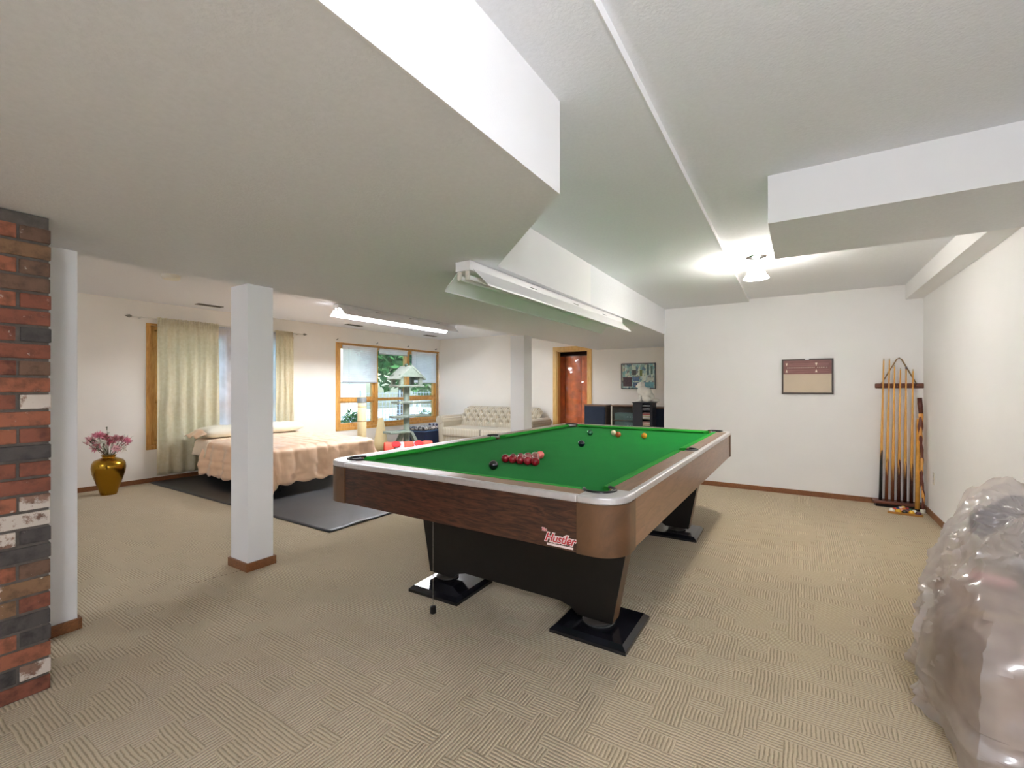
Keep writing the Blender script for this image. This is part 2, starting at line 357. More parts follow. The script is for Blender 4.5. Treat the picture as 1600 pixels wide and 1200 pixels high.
# ------------------------------------------------------------------ windows
def slab(bm, y0, y1, z0, z1, x0=XW-.12, x1=XW-.04): box(bm, x0, x1, y0, y1, z0, z1, .004)
def window(name, y0, y1, z0, z1, mull, rail, label):
    fr = bm = new()
    t = .055
    for q in ((y0, y1, z0-.0, z0+t), (y0, y1, z1-t, z1), (y0, y0+t, z0+t, z1-t), (y1-t, y1, z0+t, z1-t)): slab(bm, *q, x0=XW-.15, x1=XW-.02)
    w_ = struct(obj(name, bm, 'frame'), label)
    # casing on the wall
    bm = new()
    for q in ((y0-.055, y1+.055, z0-.06, z0), (y0-.055, y1+.055, z1, z1+.03), (y0-.055, y0, z0, z1), (y1, y1+.03, z0, z1)): slab(bm, *q, x0=XW-.02, x1=XW+.014)
    obj('window_casing', bm, 'frame', w_)
    edges = [y0+t]+[v for m_ in mull for v in (m_-.04, m_+.04)]+[y1-t]
    for m_ in mull: bm = new(); slab(bm, m_-.04, m_+.04, z0+t, z1-t, XW-.14, XW-.01); obj('mullion', bm, 'frame', w_)
    cells = list(zip(edges[0::2], edges[1::2]))
    for k, (a, b) in enumerate(cells):
        zc = []
        if rail: bm = new(); slab(bm, a, b, rail-.03, rail+.03, XW-.14, XW-.02); obj('rail', bm, 'frame', w_); zc = [(z0+t, rail-.03), (rail+.03, z1-t)]
        else: zc = [(z0+t, z1-t)]
        for (c, d) in zc:
            if rail and k != 1:    # sash around the side panes
                bm = new(); s = .04
                for q in ((a, b, c, c+s*.7), (a, b, d-s*.7, d), (a, a+s, c, d), (b-s, b, c, d)): slab(bm, *q, x0=XW-.125, x1=XW-.045)
                sash = obj('sash', bm, 'frame', w_)
                obj('pane', box(new(), XW-.09, XW-.085, a+s, b-s, c+s*.7, d-s*.7), 'glass', sash)
            else: obj('pane', box(new(), XW-.09, XW-.085, a, b, c, d), 'glass', w_)
    return w_
window('window_1', *W1, [3.70], 1.08, 'wood framed window behind the cream curtains')
window('window_2', *W2, [6.72, 7.66], 1.08, 'wide wood framed window with three panes')
# ------------------------------------------------------------------ doorway and the insulated wall beyond
bm = new()
box(bm, DX0-.085, DX0, YB-.02, YB, 0, DZ+.085, .004); box(bm, DX0, DX0+.02, YB-.005, YB+.13, 0, DZ, .003)
box(bm, DX1, DX1+.085, YB-.02, YB, 0, DZ+.085, .004); box(bm, DX1-.02, DX1, YB-.005, YB+.13, 0, DZ, .003)
d = struct(obj('door_1', bm, 'casing'), 'open doorway in a pine casing')
bm = new(); box(bm, DX0, DX1, YB-.02, YB, DZ, DZ+.085, .004); box(bm, DX0+.02, DX1-.02, YB-.005, YB+.13, DZ-.02, DZ, .003); obj('door_head', bm, 'casing', d)
struct(bx('wall_storage', DX0-1.2, DX1+1.2, YB+.43, YB+.5, 0, 2.7, mat('dark_framing', (58, 30, 22), .9)), 'dark framing behind the insulation')
struct(bx('ceiling_storage', DX0-1.2, DX1+1.2, YB+.12, YB+1.0, 2.4, 2.5, mat('dark_joists', (70, 40, 28), .9)))
for xx in (DX0-1.25, DX1+1.2): struct(bx('wall_storage', xx, xx+.05, YB+.12, YB+1.0, 0, 2.7, MT['wallwarm']))
ins = thing('wall_insulation', 'orange insulation batts under shiny clear film, seen through the open doorway', 'insulation', (0, YB+.42, 0))
insm = mat('orange_fibre_batt', (222, 122, 66), .95, var=.3, vs=9, bump=.6, bs=30)
for k in range(6):
    x0 = DX0-.75+k*.385
    def f(u, v, x0=x0):
        e = min(u, 1-u)*4; b_ = .10*min(1, e)**.5 if e > 0 else 0
        return (x0+u*.38, -.03-b_-.012*fbm(x0+u*2, v*5, k), .02+v*2.0)
    obj('batt', grid(new(), 10, 24, f), insm, ins, True)
def f(u, v): return (DX0-.75+u*2.3, -.145-.012*fbm(u*8+v*5, v*9-u*6, 3)-.02*max(0, fbm(u*14+v*10, v*4, 9)), .0+v*2.04)
film = obj('vapour_film', grid(new(), 60, 60, f), sheermat('clear_poly_film', (236, 190, 160), .86, .12, 0, .10), ins, True)

# ================================================================== BILLIARD TABLE
TW, TL = 1.88, 3.38; HW, HL = TW/2, TL/2
Z1, ZT, Z2, ZC = .87, .90, .659, .872        # trim bottom, rail top, apron bottom, cloth
tb = thing('billiard_table', 'large wood sided billiard table with green cloth and metal trimmed rails', 'billiard table', (-1.525, 3.42, 0), -.004)
MT['rosewood'] = wood('rosewood_laminate', (50, 29, 20), (92, 55, 38), (1.3, 1, 11), 4, .35, 2.5, .25, (22, 13, 10))
MT['walnut'] = wood('rail_laminate_lit_apron', (112, 78, 54), (142, 102, 74), (9, 1.2, 9), 3, .32, 1.5, .3)  # brown rail tops; on the side aprons this tone includes reflected light
MT['walnutx'] = wood('walnut_rail_top', (120, 88, 66), (150, 114, 88), (1.2, 9, 9), 3, .32, 1.5, .3)
MT['block'] = wood('brown_corner_block', (74, 50, 30), (102, 70, 44), (2, 2, 1.2), 4, .38, 1.0, .2)
MT['cloth'] = mat('green_baize', (18, 118, 46), 1, var=.05, vs=5, bump=.1, bs=400, sheen=.04, spec=.0)
MT['cushion'] = mat('green_cushion_cloth', (40, 146, 50), 1, var=.04, vs=5, sheen=.05, spec=.0)
S = .19; RC = .125; PC = .145; PR = .068
def corner(sx, sy):
    """maps corner coordinates (inward u along x, inward v along y) to the table"""
    return lambda u, v: (sx*(HW-u), sy*(HL-v))
arc_out = [(RC-RC*math.sin(a), RC-RC*math.cos(a)) for a in [R(9*k) for k in range(11)]]   # from (RC,0) to (0,RC)
for sx in (-1, 1):
    for sy in (-1, 1):
        P = corner(sx, sy)
        lo = [(S, 0)]+arc_out+[(0, S)]
        inn = [(.03, S), (.03, RC+.02)]+[(RC-(RC-.03)*math.sin(a), RC-(RC-.03)*math.cos(a)) for a in [R(90-18*k) for k in range(6)]]+[(S, .03)]
        autosmooth(obj('corner_block', prism(new(), [P(*q) for q in lo+inn], Z2, Z1), 'block', tb), 30)
        # metal cap with the pocket bite
        a0, a1 = R(205), R(425-180)
        bite = []
        for k in range(13):
            a = R(115+(335-115)*k/12)       # concave bite, corner side of the pocket
            bite.append((PC+PR*math.cos(a), PC+PR*math.sin(a)))
        cap = [(S, 0)]+arc_out+[(0, S), (.115, S)]+[q for q in bite if q[0] < S and q[1] < S]+[(S, .115)]
        cb = prism(new(), [P(*q) for q in cap], Z1, ZT+.002)
        c_ = autosmooth(obj('corner_cap', cb, 'alu', tb), 30); c_.modifiers.new('edge', 'BEVEL').width = .006; c_.modifiers['edge'].segments = 2; c_.modifiers['edge'].limit_method = 'ANGLE'
        # pocket: black rim and cup
        ring = [(*P(PC+PR*math.cos(R(105+(345-105)*k/16)), PC+PR*math.sin(R(105+(345-105)*k/16))), ZT+.003) for k in range(17)]
        pk = obj('pocket', lathe(new(), [(PR-.002, .025), (PR, -.02), (PR*.95, -.09), (PR*.6, -.125), (0.0001, -.13)], (*P(PC, PC), ZC-.03), 20, False), 'darkhole', tb, True)
        obj('pocket_rim', tube(new(), ring, .0075, 8), 'blackplastic', pk, True)
for sx in (-1, 1):     # side pockets
    cx = sx*(HW-.085)
    pk = obj('pocket', lathe(new(), [(.058, .025), (.056, -.02), (.05, -.09), (.03, -.12), (.0001, -.125)], (cx, 0, ZC-.03), 20, False), 'darkhole', tb, True)
    obj('pocket_rim', tube(new(), [(cx+sx*.058*math.cos(R(a)), .058*math.sin(R(a)), ZT+.002) for a in range(-100, 101, 20)], .008, 8), 'blackplastic', pk, True)
    pl = [(sx*HW-sx*.012, -.075), (sx*HW-sx*.012, .075), (sx*(HW-.10), .075)]+[(cx+sx*.057*math.cos(R(a)), .057*math.sin(R(a))) for a in range(90, -91, -15)]+[(sx*(HW-.10), -.075)]
    obj('pocket_plate', prism(new(), pl, ZT-.02, ZT+.002), 'alu', pk)
# aprons and trims
AI = .006
for sy in (-1, 1):
    y0, y1 = sorted((sy*(HL-AI), sy*(HL-.035)))
    ap = obj('end_apron', box(new(), -HW+S+.002, HW-S-.002, y0, y1, Z2, Z1, .003), 'rosewood', tb)
    if sy < 0: near_apron = ap
    y0, y1 = sorted((sy*HL, sy*(HL-.032)))
    obj('rail_trim', box(new(), -HW+S, HW-S, y0, y1, Z1, ZT+.001, .007), 'alu', tb)
    y0, y1 = sorted((sy*(HL-.032), sy*(HL-.118)))
    obj('rail_top', box(new(), -HW+S, HW-S, y0, y1, ZC-.02, ZT, .002), 'walnutx', tb)
for sx in (-1, 1):
    x0, x1 = sorted((sx*(HW-AI), sx*(HW-.035)))
    obj('side_apron', box(new(), x0, x1, -HL+S+.002, HL-S-.002, Z2, Z1, .003), 'walnut', tb)  # paler than the end aprons: the reflection is put into the wood colour
    x0, x1 = sorted((sx*HW, sx*(HW-.032)))
    obj('rail_trim', box(new(), x0, x1, -HL+S, HL-S, Z1, ZT+.001, .007), 'alu', tb)
    for s2 in (-1, 1):
        x0, x1 = sorted((sx*(HW-.032), sx*(HW-.118))); y0, y1 = sorted((s2*.076, s2*(HL-S)))
        obj('rail_top', box(new(), x0, x1, y0, y1, ZC-.02, ZT, .002), 'walnut', tb)
# cushions: (depth from outer edge, z)
CP = [(.117, ZC-.01), (.117, ZT+.001), (.128, ZT+.002), (.165, ZT-.003), (.172, ZT-.012), (.166, ZC+.006), (.14, ZC-.008)]
def cushion(to, s0, s1, e0, e1):
    bm = new(); rings = []
    L_ = s1-s0; ns = 16
    for k in range(ns+1):
        t = k/ns; ring = []
        for dpt, zz in CP:
            kk = (dpt-.117)/.055
            a = s0+e0*kk; b = s1-e1*kk
            s = a+(b-a)*t
            ring.append(bm.verts.new(to(s, dpt, zz)))
        rings.append(ring)
    n = len(CP)
    for a, b in zip(rings, rings[1:]):
        for k in range(n): bm.faces.new((a[k], a[(k+1) % n], b[(k+1) % n], b[k]))
    bm.faces.new(rings[0]); bm.faces.new(rings[-1])
    return autosmooth(obj('cushion', bm, 'cushion', tb), 50)
for sy in (-1, 1): cushion(lambda s, dd, zz, sy=sy: (s, sy*(HL-dd), zz), -HW+S+.012, HW-S-.012, .05, .05)
for sx in (-1, 1):
    for s2 in (-1, 1): cushion(lambda s, dd, zz, sx=sx, s2=s2: (sx*(HW-dd), s2*s, zz), .062, HL-S-.012, .018, .05)
# bed cloth with pocket openings
a_, b_ = HW-.125, HL-.125; out = []
def arcp(cx, cy, r, a0, a1, n=10): return [(cx+r*math.cos(R(a0+(a1-a0)*k/n)), cy+r*math.sin(R(a0+(a1-a0)*k/n))) for k in range(n+1)]
ca, cb_ = HW-PC, HL-PC; r_ = PR
q = math.degrees(math.asin(min(1, (PC-.125)/r_)))
out += arcp(ca, -cb_, r_, 270-q, q, 10)[::1] if False else []
for (sx, sy) in ((1, -1), (1, 1), (-1, 1), (-1, -1)):
    pts = []
    A = math.atan2(-(math.sqrt(r_**2-.02**2)), .02)
    # arc from the edge x=a to the edge y=b through the inside (corner +,+), then mirrored
    arc = [(ca+r_*math.cos(t), cb_+r_*math.sin(t)) for t in [(-math.acos(.02/r_))-(2*math.pi-2*math.acos(.02/r_)-math.pi/2)*k/10 for k in range(11)]]
    arc = [(sx*x, sy*y) for x, y in arc]
    if (sx, sy) in ((1, -1), (-1, 1)): arc = arc[::-1]
    out += arc
    if (sx, sy) in ((1, -1), (-1, 1)):   # side pocket follows on this long side
        cx = HW-.085; dx = cx-a_; h = math.sqrt(.056**2-dx**2)
        sp = [(cx+.056*math.cos(t), .056*math.sin(t)) for t in [math.pi+math.atan2(h, dx)-2*math.atan2(h, dx)*k/8 for k in range(9)]]
        if sx > 0: out += sorted(sp, key=lambda p: p[1])
        else: out += sorted([(-x, y) for x, y in sp], key=lambda p: -p[1])
obj('bed_cloth', prism(new(), out, ZC-.02, ZC), 'cloth', tb)
obj('underframe', box(new(), -HW+.04, HW-.04, -HL+.26, HL-.26, Z2+.006, ZC-.16), 'black', tb)
bm = new(); box(bm, -HW+.16, HW-.16, -HL+.26, HL-.26, ZC-.16, ZC-.022); obj('slate', bm, 'black', tb)
# leg panels
LB = .07
for s in (-1, 1):
    cy = {-1: -1.02, 1: .92}[s]; cx = 0.02
    hb, ht = .645, .76
    prof = [(-ht, Z2+.01), (-hb, LB), (-hb+.19, LB), (-hb+.235, LB+.035), (-hb+.30, LB+.052), (hb-.30, LB+.052), (hb-.235, LB+.035), (hb-.19, LB), (hb, LB), (ht, Z2+.01)]
    lg = obj('leg_panel', prism(new(), [(cx+x, z_) for x, z_ in prof], cy-.05, cy+.05, 'y'), 'black', tb)
    pf2 = [(x+(.012 if x > 0 else -.012)*(abs(x) > hb-.01), z_) for x, z_ in prof]
    obj('face_plate', prism(new(), [(cx+x, z_) for x, z_ in pf2], cy-.054, cy-.0465, 'y'), 'black', lg)
    for t in (-1, 1):
        e = [(cx+t*hb, LB), (cx+t*(hb+.012), LB), (cx+t*(ht+.012), Z2+.01), (cx+t*ht, Z2+.01)]
        k = obj('edge_strip', prism(new(), e, cy-.046, cy+.05, 'y'), 'block', lg); k['label'] = 'brown wooden edge'
        ft = obj('levelling_foot', lathe(new(), [(.02, .10), (.02, .062), (.07, .052), (.078, .047), (.07, .0425)], (cx+t*(hb-.10), cy, 0), 20), mat('dark_foot', (60, 56, 52), .3), tb, True)
# end apron lettering
def text_mesh(name, body, size, m, parent, loc, rot, off=0, ext=.001, shear=0, space=1):
    c = bpy.data.curves.new(name, 'FONT'); c.body = body; c.size = size; c.offset = off; c.extrude = ext; c.shear = shear; c.space_character = space; c.resolution_u = 3
    t = bpy.data.objects.new('tmp', c); COL.objects.link(t)
    me = bpy.data.meshes.new_from_object(t.evaluated_get(bpy.context.evaluated_depsgraph_get())); bpy.data.objects.remove(t)
    me.materials.append(m); o = bpy.data.objects.new(name, me); COL.objects.link(o); o.parent = parent; o.location = loc; o.rotation_euler = rot; return o
redm = mat('red_enamel', (196, 52, 56), .35); whm = mat('white_enamel_badge', (236, 222, 220), .35)
lx = HW-S-.152
for nm, m_, off, dy in (('badge_outline', whm, .0045, .0), ('badge_lettering', redm, .0003, .0015)):
    text_mesh(nm, 'Hustler', .051, m_, near_apron, (lx, -HL+AI-.001-dy, Z2+.027), (R(90), 0, 0), off, .0008, .35, .92)
    text_mesh(nm, 'The', .016, m_, near_apron, (lx-.016, -HL+AI-.001-dy, Z2+.068), (R(90), 0, 0), off*.35, .0008, .3)
bm = new(); box(bm, lx+.012, lx+.135, -HL+AI-.003, -HL+AI+.001, Z2+.010, Z2+.018); obj('badge_outline', bm, whm, near_apron)
# bead chain hanging under the near end
pc = thing('bead_chain', 'thin bead chain with a black end weight hanging under the table end', 'chain', (-1.795, 1.97, 0))
bm = new()
for k in range(70): ball(bm, (0, 0, Z2-.005-k*.0083), .0032, 1)
obj('bead_string', bm, 'chrome', pc); pc.children[0]['kind'] = 'stuff'
obj('end_weight', lathe(new(), [(.006, .04), (.017, .036), (.018, .0), (.014, -.003)], (0, 0, .04), 14), 'blackplastic', pc)
# pads under the feet
stone = mat('black_polished_stone', (26, 26, 32), .12, var=.5, vs=14, spec=.6)
for k, (cx, cy, s, lab) in enumerate(((-.95, 2.43, .215, 'black polished stone slab under the near right table foot'), (-1.985, 2.36, .20, 'glossy black stone slab under the near left table foot, reflecting light'),
                               (-.965, 4.36, .205, 'black stone slab under the far right table foot'), (-2.05, 4.36, .205, 'black stone slab under the far left table foot, mostly hidden'))):
    bm = new(); h = .04
    vs0 = [(-s, -s), (s, -s), (s, s), (-s, s)]; i = s-.025
    lo = [bm.verts.new((x, y, 0)) for x, y in vs0]; md = [bm.verts.new((x, y, .018)) for x, y in vs0]; hi = [bm.verts.new((x*i/s, y*i/s, h)) for x, y in vs0]
    bm.faces.new(lo); bm.faces.new(hi)
    for a in range(4):
        b = (a+1) % 4; bm.faces.new((lo[a], lo[b], md[b], md[a])); bm.faces.new((md[a], md[b], hi[b], hi[a]))
    o = obj('floor_slab', bm, stone); o.location = (cx, cy, 0); o.rotation_euler.z = (0, .03, .02, 0)[k]; tag(o, lab, 'slab', 'stone slabs under the table feet')
# clear coaster cup under the near right foot
cg = obj('caster_cup', lathe(new(), [(.0001, .0403), (.085, .0403), (.092, .050), (.088, .052), (.080, .041), (.0001, .041)], (0, 0, 0), 28), mat('clear_plastic_cup', (220, 225, 225), .1, var=.02, trans=.9)); cg.location = (-.95, 2.40, 0)
tag(cg, 'round clear plastic cup under the near right table foot', 'caster cup')

# ---- snooker balls
BRAD = .0268
def snooker(name, x, y, col, label, group='balls on the billiard table', me={}):
    if 'b' not in me: bm = ball(new(), (0, 0, 0), BRAD, 4); o = obj(name, bm, None, None, True); me['b'] = o.data; o.data.materials.append(None); bpy.data.objects.remove(o)
    o = bpy.data.objects.new(name, me['b']); COL.objects.link(o); o.location = (x, y, ZC+BRAD)
    o.material_slots[0].link = 'OBJECT'; o.material_slots[0].material = ballmat(col); return tag(o, label, 'ball', group)
BM = {}
def ballmat(c):
    if c not in BM: BM[c] = mat('phenolic_%d_%d_%d' % c, c, .08, var=.03, spec=.6, coat=.5)
    return BM[c]
RED = (140, 20, 34)
rows = ['leftmost red ball in the near row of the racked triangle', 'second red ball from the left in the near row of the rack', 'middle red ball in the near row of the racked triangle', 'fourth red ball from the left in the near row of the rack', 'rightmost red ball in the near row of the racked triangle']
cx0, cy0 = -1.457, 2.385
inner = {(1, 0): 'leftmost red ball in the second row of the rack', (1, 1): 'second red ball from the left in the second row of the rack', (1, 2): 'third red ball from the left in the second row of the rack', (1, 3): 'rightmost red ball in the second row of the rack', (2, 0): 'left red ball in the third row of the rack', (2, 1): 'red ball in the middle of the racked triangle', (2, 2): 'right red ball in the third row of the rack', (3, 0): 'left red ball next to the tip of the rack', (3, 1): 'right red ball next to the tip of the rack', (4, 0): 'red ball at the tip of the racked triangle'}
for r in range(5):
    for k in range(5-r):
        lab = rows[k] if r == 0 else inner[(r, k)]
        snooker('snooker_ball', cx0+(k-(4-r)/2)*BRAD*2.02, cy0+r*BRAD*1.75, RED, lab, 'racked red snooker balls')
snooker('snooker_ball', cx0+.004, cy0+4*BRAD*1.75+.062, (226, 112, 104), 'pink ball just behind the tip of the red triangle')
snooker('snooker_ball', -1.49, 2.144, (16, 14, 20), 'black ball nearest the front rail')
snooker('snooker_ball', -1.462, 3.326, (14, 22, 46), 'dark blue ball alone in the middle of the cloth')
snooker('snooker_ball', -1.735, 4.156, (16, 74, 44), 'dark green ball near the far left pocket')
snooker('snooker_ball', -1.545, 4.29, (232, 220, 186), 'cream white cue ball touching the brown ball')
snooker('snooker_ball', -1.452, 4.16, (196, 92, 40), 'orange brown ball in front of the cue ball')
snooker('snooker_ball', -1.212, 4.18, (222, 150, 36), 'yellow ball at the right of the far group')

# ================================================================== LIGHT FIXTURES
tube_on = emit('lit_tube', (246, 249, 255), TUBE_POWER); tube_off = mat('unlit_tube', (238, 238, 236), .3, var=.01)
def fluorescent(label, cx, y0, y1, zc, lit, group=None, boxw=.057):
    t = thing('fluorescent_fixture', label, 'light fixture', (cx, (y0+y1)/2, zc-.002), 0, group); h = (y1-y0)/2
    obj('ballast_housing', box(new(), -boxw, boxw, -h, h, -.06, 0, .004), 'white', t)
    for s in (-1, 1):
        bm = new(); prism(bm, [(s*.050, -.045), (s*.053, -.043), (s*.165, -.150), (s*.163, -.153)], -h+.03, h-.05, 'y')
        rw = obj('reflector_wing', bm, 'white', t)
        bm = new(); prism(bm, [(s*.163, -.153), (s*.166, -.150), (s*.166, -.160), (s*.163, -.160)], -h+.03, h-.05, 'y'); obj('wing_lip', bm, 'white', rw)
        for e in (-1, 1):
            bm = new(); box(bm, s*.030-.012, s*.030+.012, e*h-(.02 if e > 0 else 0), e*h+(.02 if e < 0 else 0), -.112, -.06, .006); obj('lamp_holder', bm, 'offwhite', t)
        for (a, b) in ((-h+.02, -.02), (.02, h-.02)):
            bm = new(); tube(bm, [(s*.030, a, -.095), (s*.030, b, -.095)], .013, 10)
            lamp = obj('lamp_tube', bm, tube_on if lit else tube_off, t, True)
    for k in (-.45, .1, .6): obj('slot', box(new(), .0585, .0592, h*k-.05, h*k+.05, -.035, -.031), 'darkhole', t)
    return t
fluorescent('unlit white twin tube fluorescent fixture hanging over the billiard table', -1.705, 2.13, 4.86, ZS, False)
fluorescent('lit twin tube fluorescent fixture on the ceiling by the three pane window', -5.66, 4.15, 6.80, 2.55, True)
fill_m = emit('fill_globe_emitter', (246, 249, 255), FILL_POWER)  # fill lights added out of view to brighten the room, shaped as pendants
for x, y, zc, hz, gm_, lab in ((.80, -.55, 2.505, .50, fill_m, 'added fill light shaped as a globe pendant, unseen beside the viewer near the right wall'), (-5.2, -1.5, 2.55, .50, emit('dim_fill_globe_emitter', (246, 249, 255), FILL_POWER*.45), 'dimmer added fill light shaped as a globe pendant, unseen at the near left end of the room')):
    g = thing('added_fill_pendant', lab, 'lamp', (x, y, zc-.002))
    obj('canopy', lathe(new(), [(.07, 0), (.07, -.01), (.02, -.03)], (0, 0, 0), 20), 'chrome', g); obj('stem', tube(new(), [(0, 0, -.02), (0, 0, -hz+.10)], .008, 8), 'chrome', g)
    obj('globe', ball(new(), (0, 0, -hz), .14, 3), gm_, g, True)
# bell lamp
bl = thing('ceiling_lamp', 'small lit bell shaped glass lamp on the ceiling beside the duct', 'lamp', (-.325, 4.53, 2.505))
obj('canopy', lathe(new(), [(.085, 0), (.085, -.012), (.05, -.022), (.02, -.03), (.018, -.06)], (0, 0, 0), 28), 'chrome', bl, True)
shade = obj('lamp_shade', lathe(new(), [(.036, -.055), (.042, -.075), (.058, -.12), (.078, -.165), (.102, -.198), (.099, -.199), (.075, -.167), (.055, -.122), (.038, -.077)], (0, 0, 0), 32, False), None, bl, True)
m, nt, b = newmat('frosted_glass_shade'); b.inputs['Base Color'].default_value = lin((250, 248, 244)); b.inputs['Roughness'].default_value = .4
b.inputs['Emission Color'].default_value = lin((255, 248, 238)); b.inputs['Emission Strength'].default_value = SHADE_POWER
shade.data.materials.append(m)
obj('bulb', ball(new(), (0, 0, -.11), .03, 3, (1, 1, 1.3)), emit('lit_bulb', (255, 246, 232), BULB_POWER), bl, True)
# detector, vents, outlet
dt = thing('smoke_detector', 'round cream smoke detector on the ceiling above the bed end', 'smoke detector', (-5.70, 2.136, 2.55))
obj('detector_body', lathe(new(), [(.085, 0), (.085, -.03), (.075, -.045), (.02, -.05)], (0, 0, 0), 24), 'offwhite', dt)
for x, y, lab in ((-7.33, 3.23, 'dark ceiling vent above the cream curtain'), (-7.31, 5.77, 'dark ceiling vent left of the three pane window'), (-7.31, 7.92, 'ceiling vent near the room corner')):
    v = thing('ceiling_vent', lab, 'vent', (x, y, 2.55), 0, 'ceiling vents')
    bm = new()
    for q in ((-.06, .06, -.17, -.155), (-.06, .06, .155, .17), (-.06, -.045, -.155, .155), (.045, .06, -.155, .155)): box(bm, *q, -.008, 0)
    obj('vent_frame', bm, mat('vent_brown', (110, 104, 96), .5), v)
    for k in range(5): obj('louvre', box(new(), -.04+k*.018, -.032+k*.018, -.155, .155, -.007, 0), mat('vent_dark', (70, 68, 64), .6), v)
ot = thing('wall_outlet', 'narrow white outlet plate low on the right wall', 'outlet', (XR, 6.22, .41))
obj('cover_plate', box(new(), -.006, 0, -.035, .035, -.06, .06, .002), 'offwhite', ot)
for zz in (-.025, .025): obj('socket', box(new(), -.008, -.005, -.016, .016, zz-.014, zz+.014, .002), mat('socket_white', (200, 200, 198), .4), ot)

# ================================================================== WINDOW END: bed, curtains, vase
MT['curtain'] = sheermat('cream_curtain_fabric', (226, 212, 168), .0, .8); 
m, nt, b = newmat('cream_brocade'); v = coords(nt, (1, 1, 1)); n = tnoise(nt, v, 26, 3)
nt.links.new(ramp(nt, n.outputs['Fac'], [(.35, lin((228, 219, 190))), (.65, lin((244, 238, 218)))]), b.inputs['Base Color'])
b.inputs['Roughness'].default_value = .75; b.inputs['Sheen Weight'].default_value = .3; addbump(nt, b, tnoise(nt, v, 300, 2).outputs['Fac'], .2, .003)
tl = nt.nodes.new('ShaderNodeBsdfTranslucent'); tl.inputs['Color'].default_value = lin((244, 236, 212)); mx = nt.nodes.new('ShaderNodeMixShader'); mx.inputs['Fac'].default_value = .45
nt.links.new(b.outputs[0], mx.inputs[1]); nt.links.new(tl.outputs[0], mx.inputs[2]); nt.links.new(mx.outputs[0], nt.nodes['Material Output'].inputs['Surface']); MT['curtain'] = m
MT['sheer'] = sheermat('white_sheer', (240, 244, 252), .38)
ROD_X, ROD_Z = XW+.10, 2.31
rod = thing('curtain_rod', 'thin white metal curtain rod with leaf shaped ends above the bed window', 'curtain rod', (ROD_X, 0, ROD_Z))
obj('rod_bar', tube(new(), [(0, 2.42, 0), (0, 4.92, 0)], .008, 10), 'offwhite', rod, True)
for y, s in ((2.42, -1), (4.92, 1)):
    bm = new(); lathe(bm, [(.001, 0), (.018, .02), (.022, .035), (.012, .06), (.001, .085)], (0, 0, 0), 10)
    for v_ in bm.verts: v_.co = Vector((v_.co.x*.6, y+s*v_.co.z, v_.co.y))
    obj('finial', bm, mat('pewter', (150, 144, 132), .4, .8), rod, True)
for y in (2.52, 4.85): obj('bracket', box(new(), -.099, .006, y-.008, y+.008, -.012, .012, .002), 'offwhite', rod)
def curtain(name, label, y0, y1, z0, z1, nf, amp, m, x=ROD_X, flare=.0, ruff=True):
    t = thing(name, label, 'curtain', (x, (y0+y1)/2, z0)); h = z1-z0; c = (y0+y1)/2
    ph = random.uniform(0, 6)
    def f(u, v):
        w_ = (y1-y0)*(1+flare*(1-v)); a = amp*(.55+.45*(1-v))*(1 if v < .96 else .45)
        yy = (u-.5)*w_+.012*fbm(u*4, v*2, 1)
        xx = a*math.sin(u*nf*6.283+ph+.9*fbm(u*2, v*1.3, 5))+a*.5*math.sin(u*nf*2.3*6.283+ph)*(v**2)+.012*fbm(u*6, v*4, 7)
        if v > .95: xx += .010*math.sin(u*nf*5*6.28)
        return (xx+.012, yy, v*h+.008*math.sin(u*nf*4*6.28)*(v > .97))
    solidify(obj('drape', grid(new(), 110, 40, f), m, t, True), .002)
    if ruff:
        def g(u, v):
            return (.013+.012*math.sin(u*nf*5*6.28), (u-.5)*(y1-y0), h+(v-.6)*.05+.004*math.sin(u*60))
        obj('rod_pocket', grid(new(), 110, 3, g), m, t, True)
    return t
curtain('curtain', 'wide cream curtain panel hanging at the head of the bed beside the vase', 2.70, 3.50, .10, 2.31, 5, .030, MT['curtain'], flare=.02)
curtain('curtain', 'narrow cream curtain panel between the post and the three pane window', 4.40, 4.72, .10, 2.31, 3, .026, MT['curtain'], flare=.03)
curtain('sheer_curtain', 'white sheer curtain covering the window behind the bed', 2.82, 4.62, .30, 2.30, 12,   .010, MT['sheer'], x=XW+.026, ruff=False)
# mat
mt_ = thing('floor_mat', 'thin black rubber mat under and in front of the bed', 'mat', (-5.69, 3.72, 0))
def f(u, v):
    x = (u-.5)*4.05; y = (v-.5)*2.2
    return (x, y, .006+(.008*max(0, math.sin(y*9+x)) if u > .97 else 0)+.002*fbm(x*2, y*2, 2))
bm = grid(new(), 60, 40, f); obj('mat_sheet', bm, mat('black_rubber_mat', (54, 55, 58), .38, var=.25, vs=3, bump=.25, bs=120), mt_, True); solidify(mt_.children[0], .005)
# bed
BX0, BX1, BY0, BY1, BZ = -7.52, -5.46, 3.13, 4.55, .565
bed = thing('bed', 'low double bed on dark legs under the curtained window', 'bed', ((BX0+BX1)/2, (BY0+BY1)/2, 0))
hx, hy = (BX1-BX0)/2, (BY1-BY0)/2
obj('box_spring', box(new(), -hx+.02, hx-.03, -hy+.02, hy-.02, .17, .36, .03), mat('cream_ticking', (226, 208, 184), .9), bed)
obj('mattress', box(new(), -hx, hx-.01, -hy, hy, .36, BZ-.02, .05), mat('white_mattress', (236, 228, 214), .9), bed)
obj('bed_frame', box(new(), -hx+.02, hx-.03, -hy+.03, hy-.03, .145, .17, .004), 'blackplastic', bed)
for sx in (-.88, .85):
    for sy in (-.8, .8): obj('leg', lathe(new(), [(.03, .145), (.03, .04), (.035, .03), (.035, .012)], (sx*hx, sy*hy, 0), 12), 'blackplastic', bed)
DROP = .44
peach = mat('peach_satin', (248, 208, 172), .38, var=.06, vs=5, bump=.05, bs=20, sheen=.4, spec=.5)
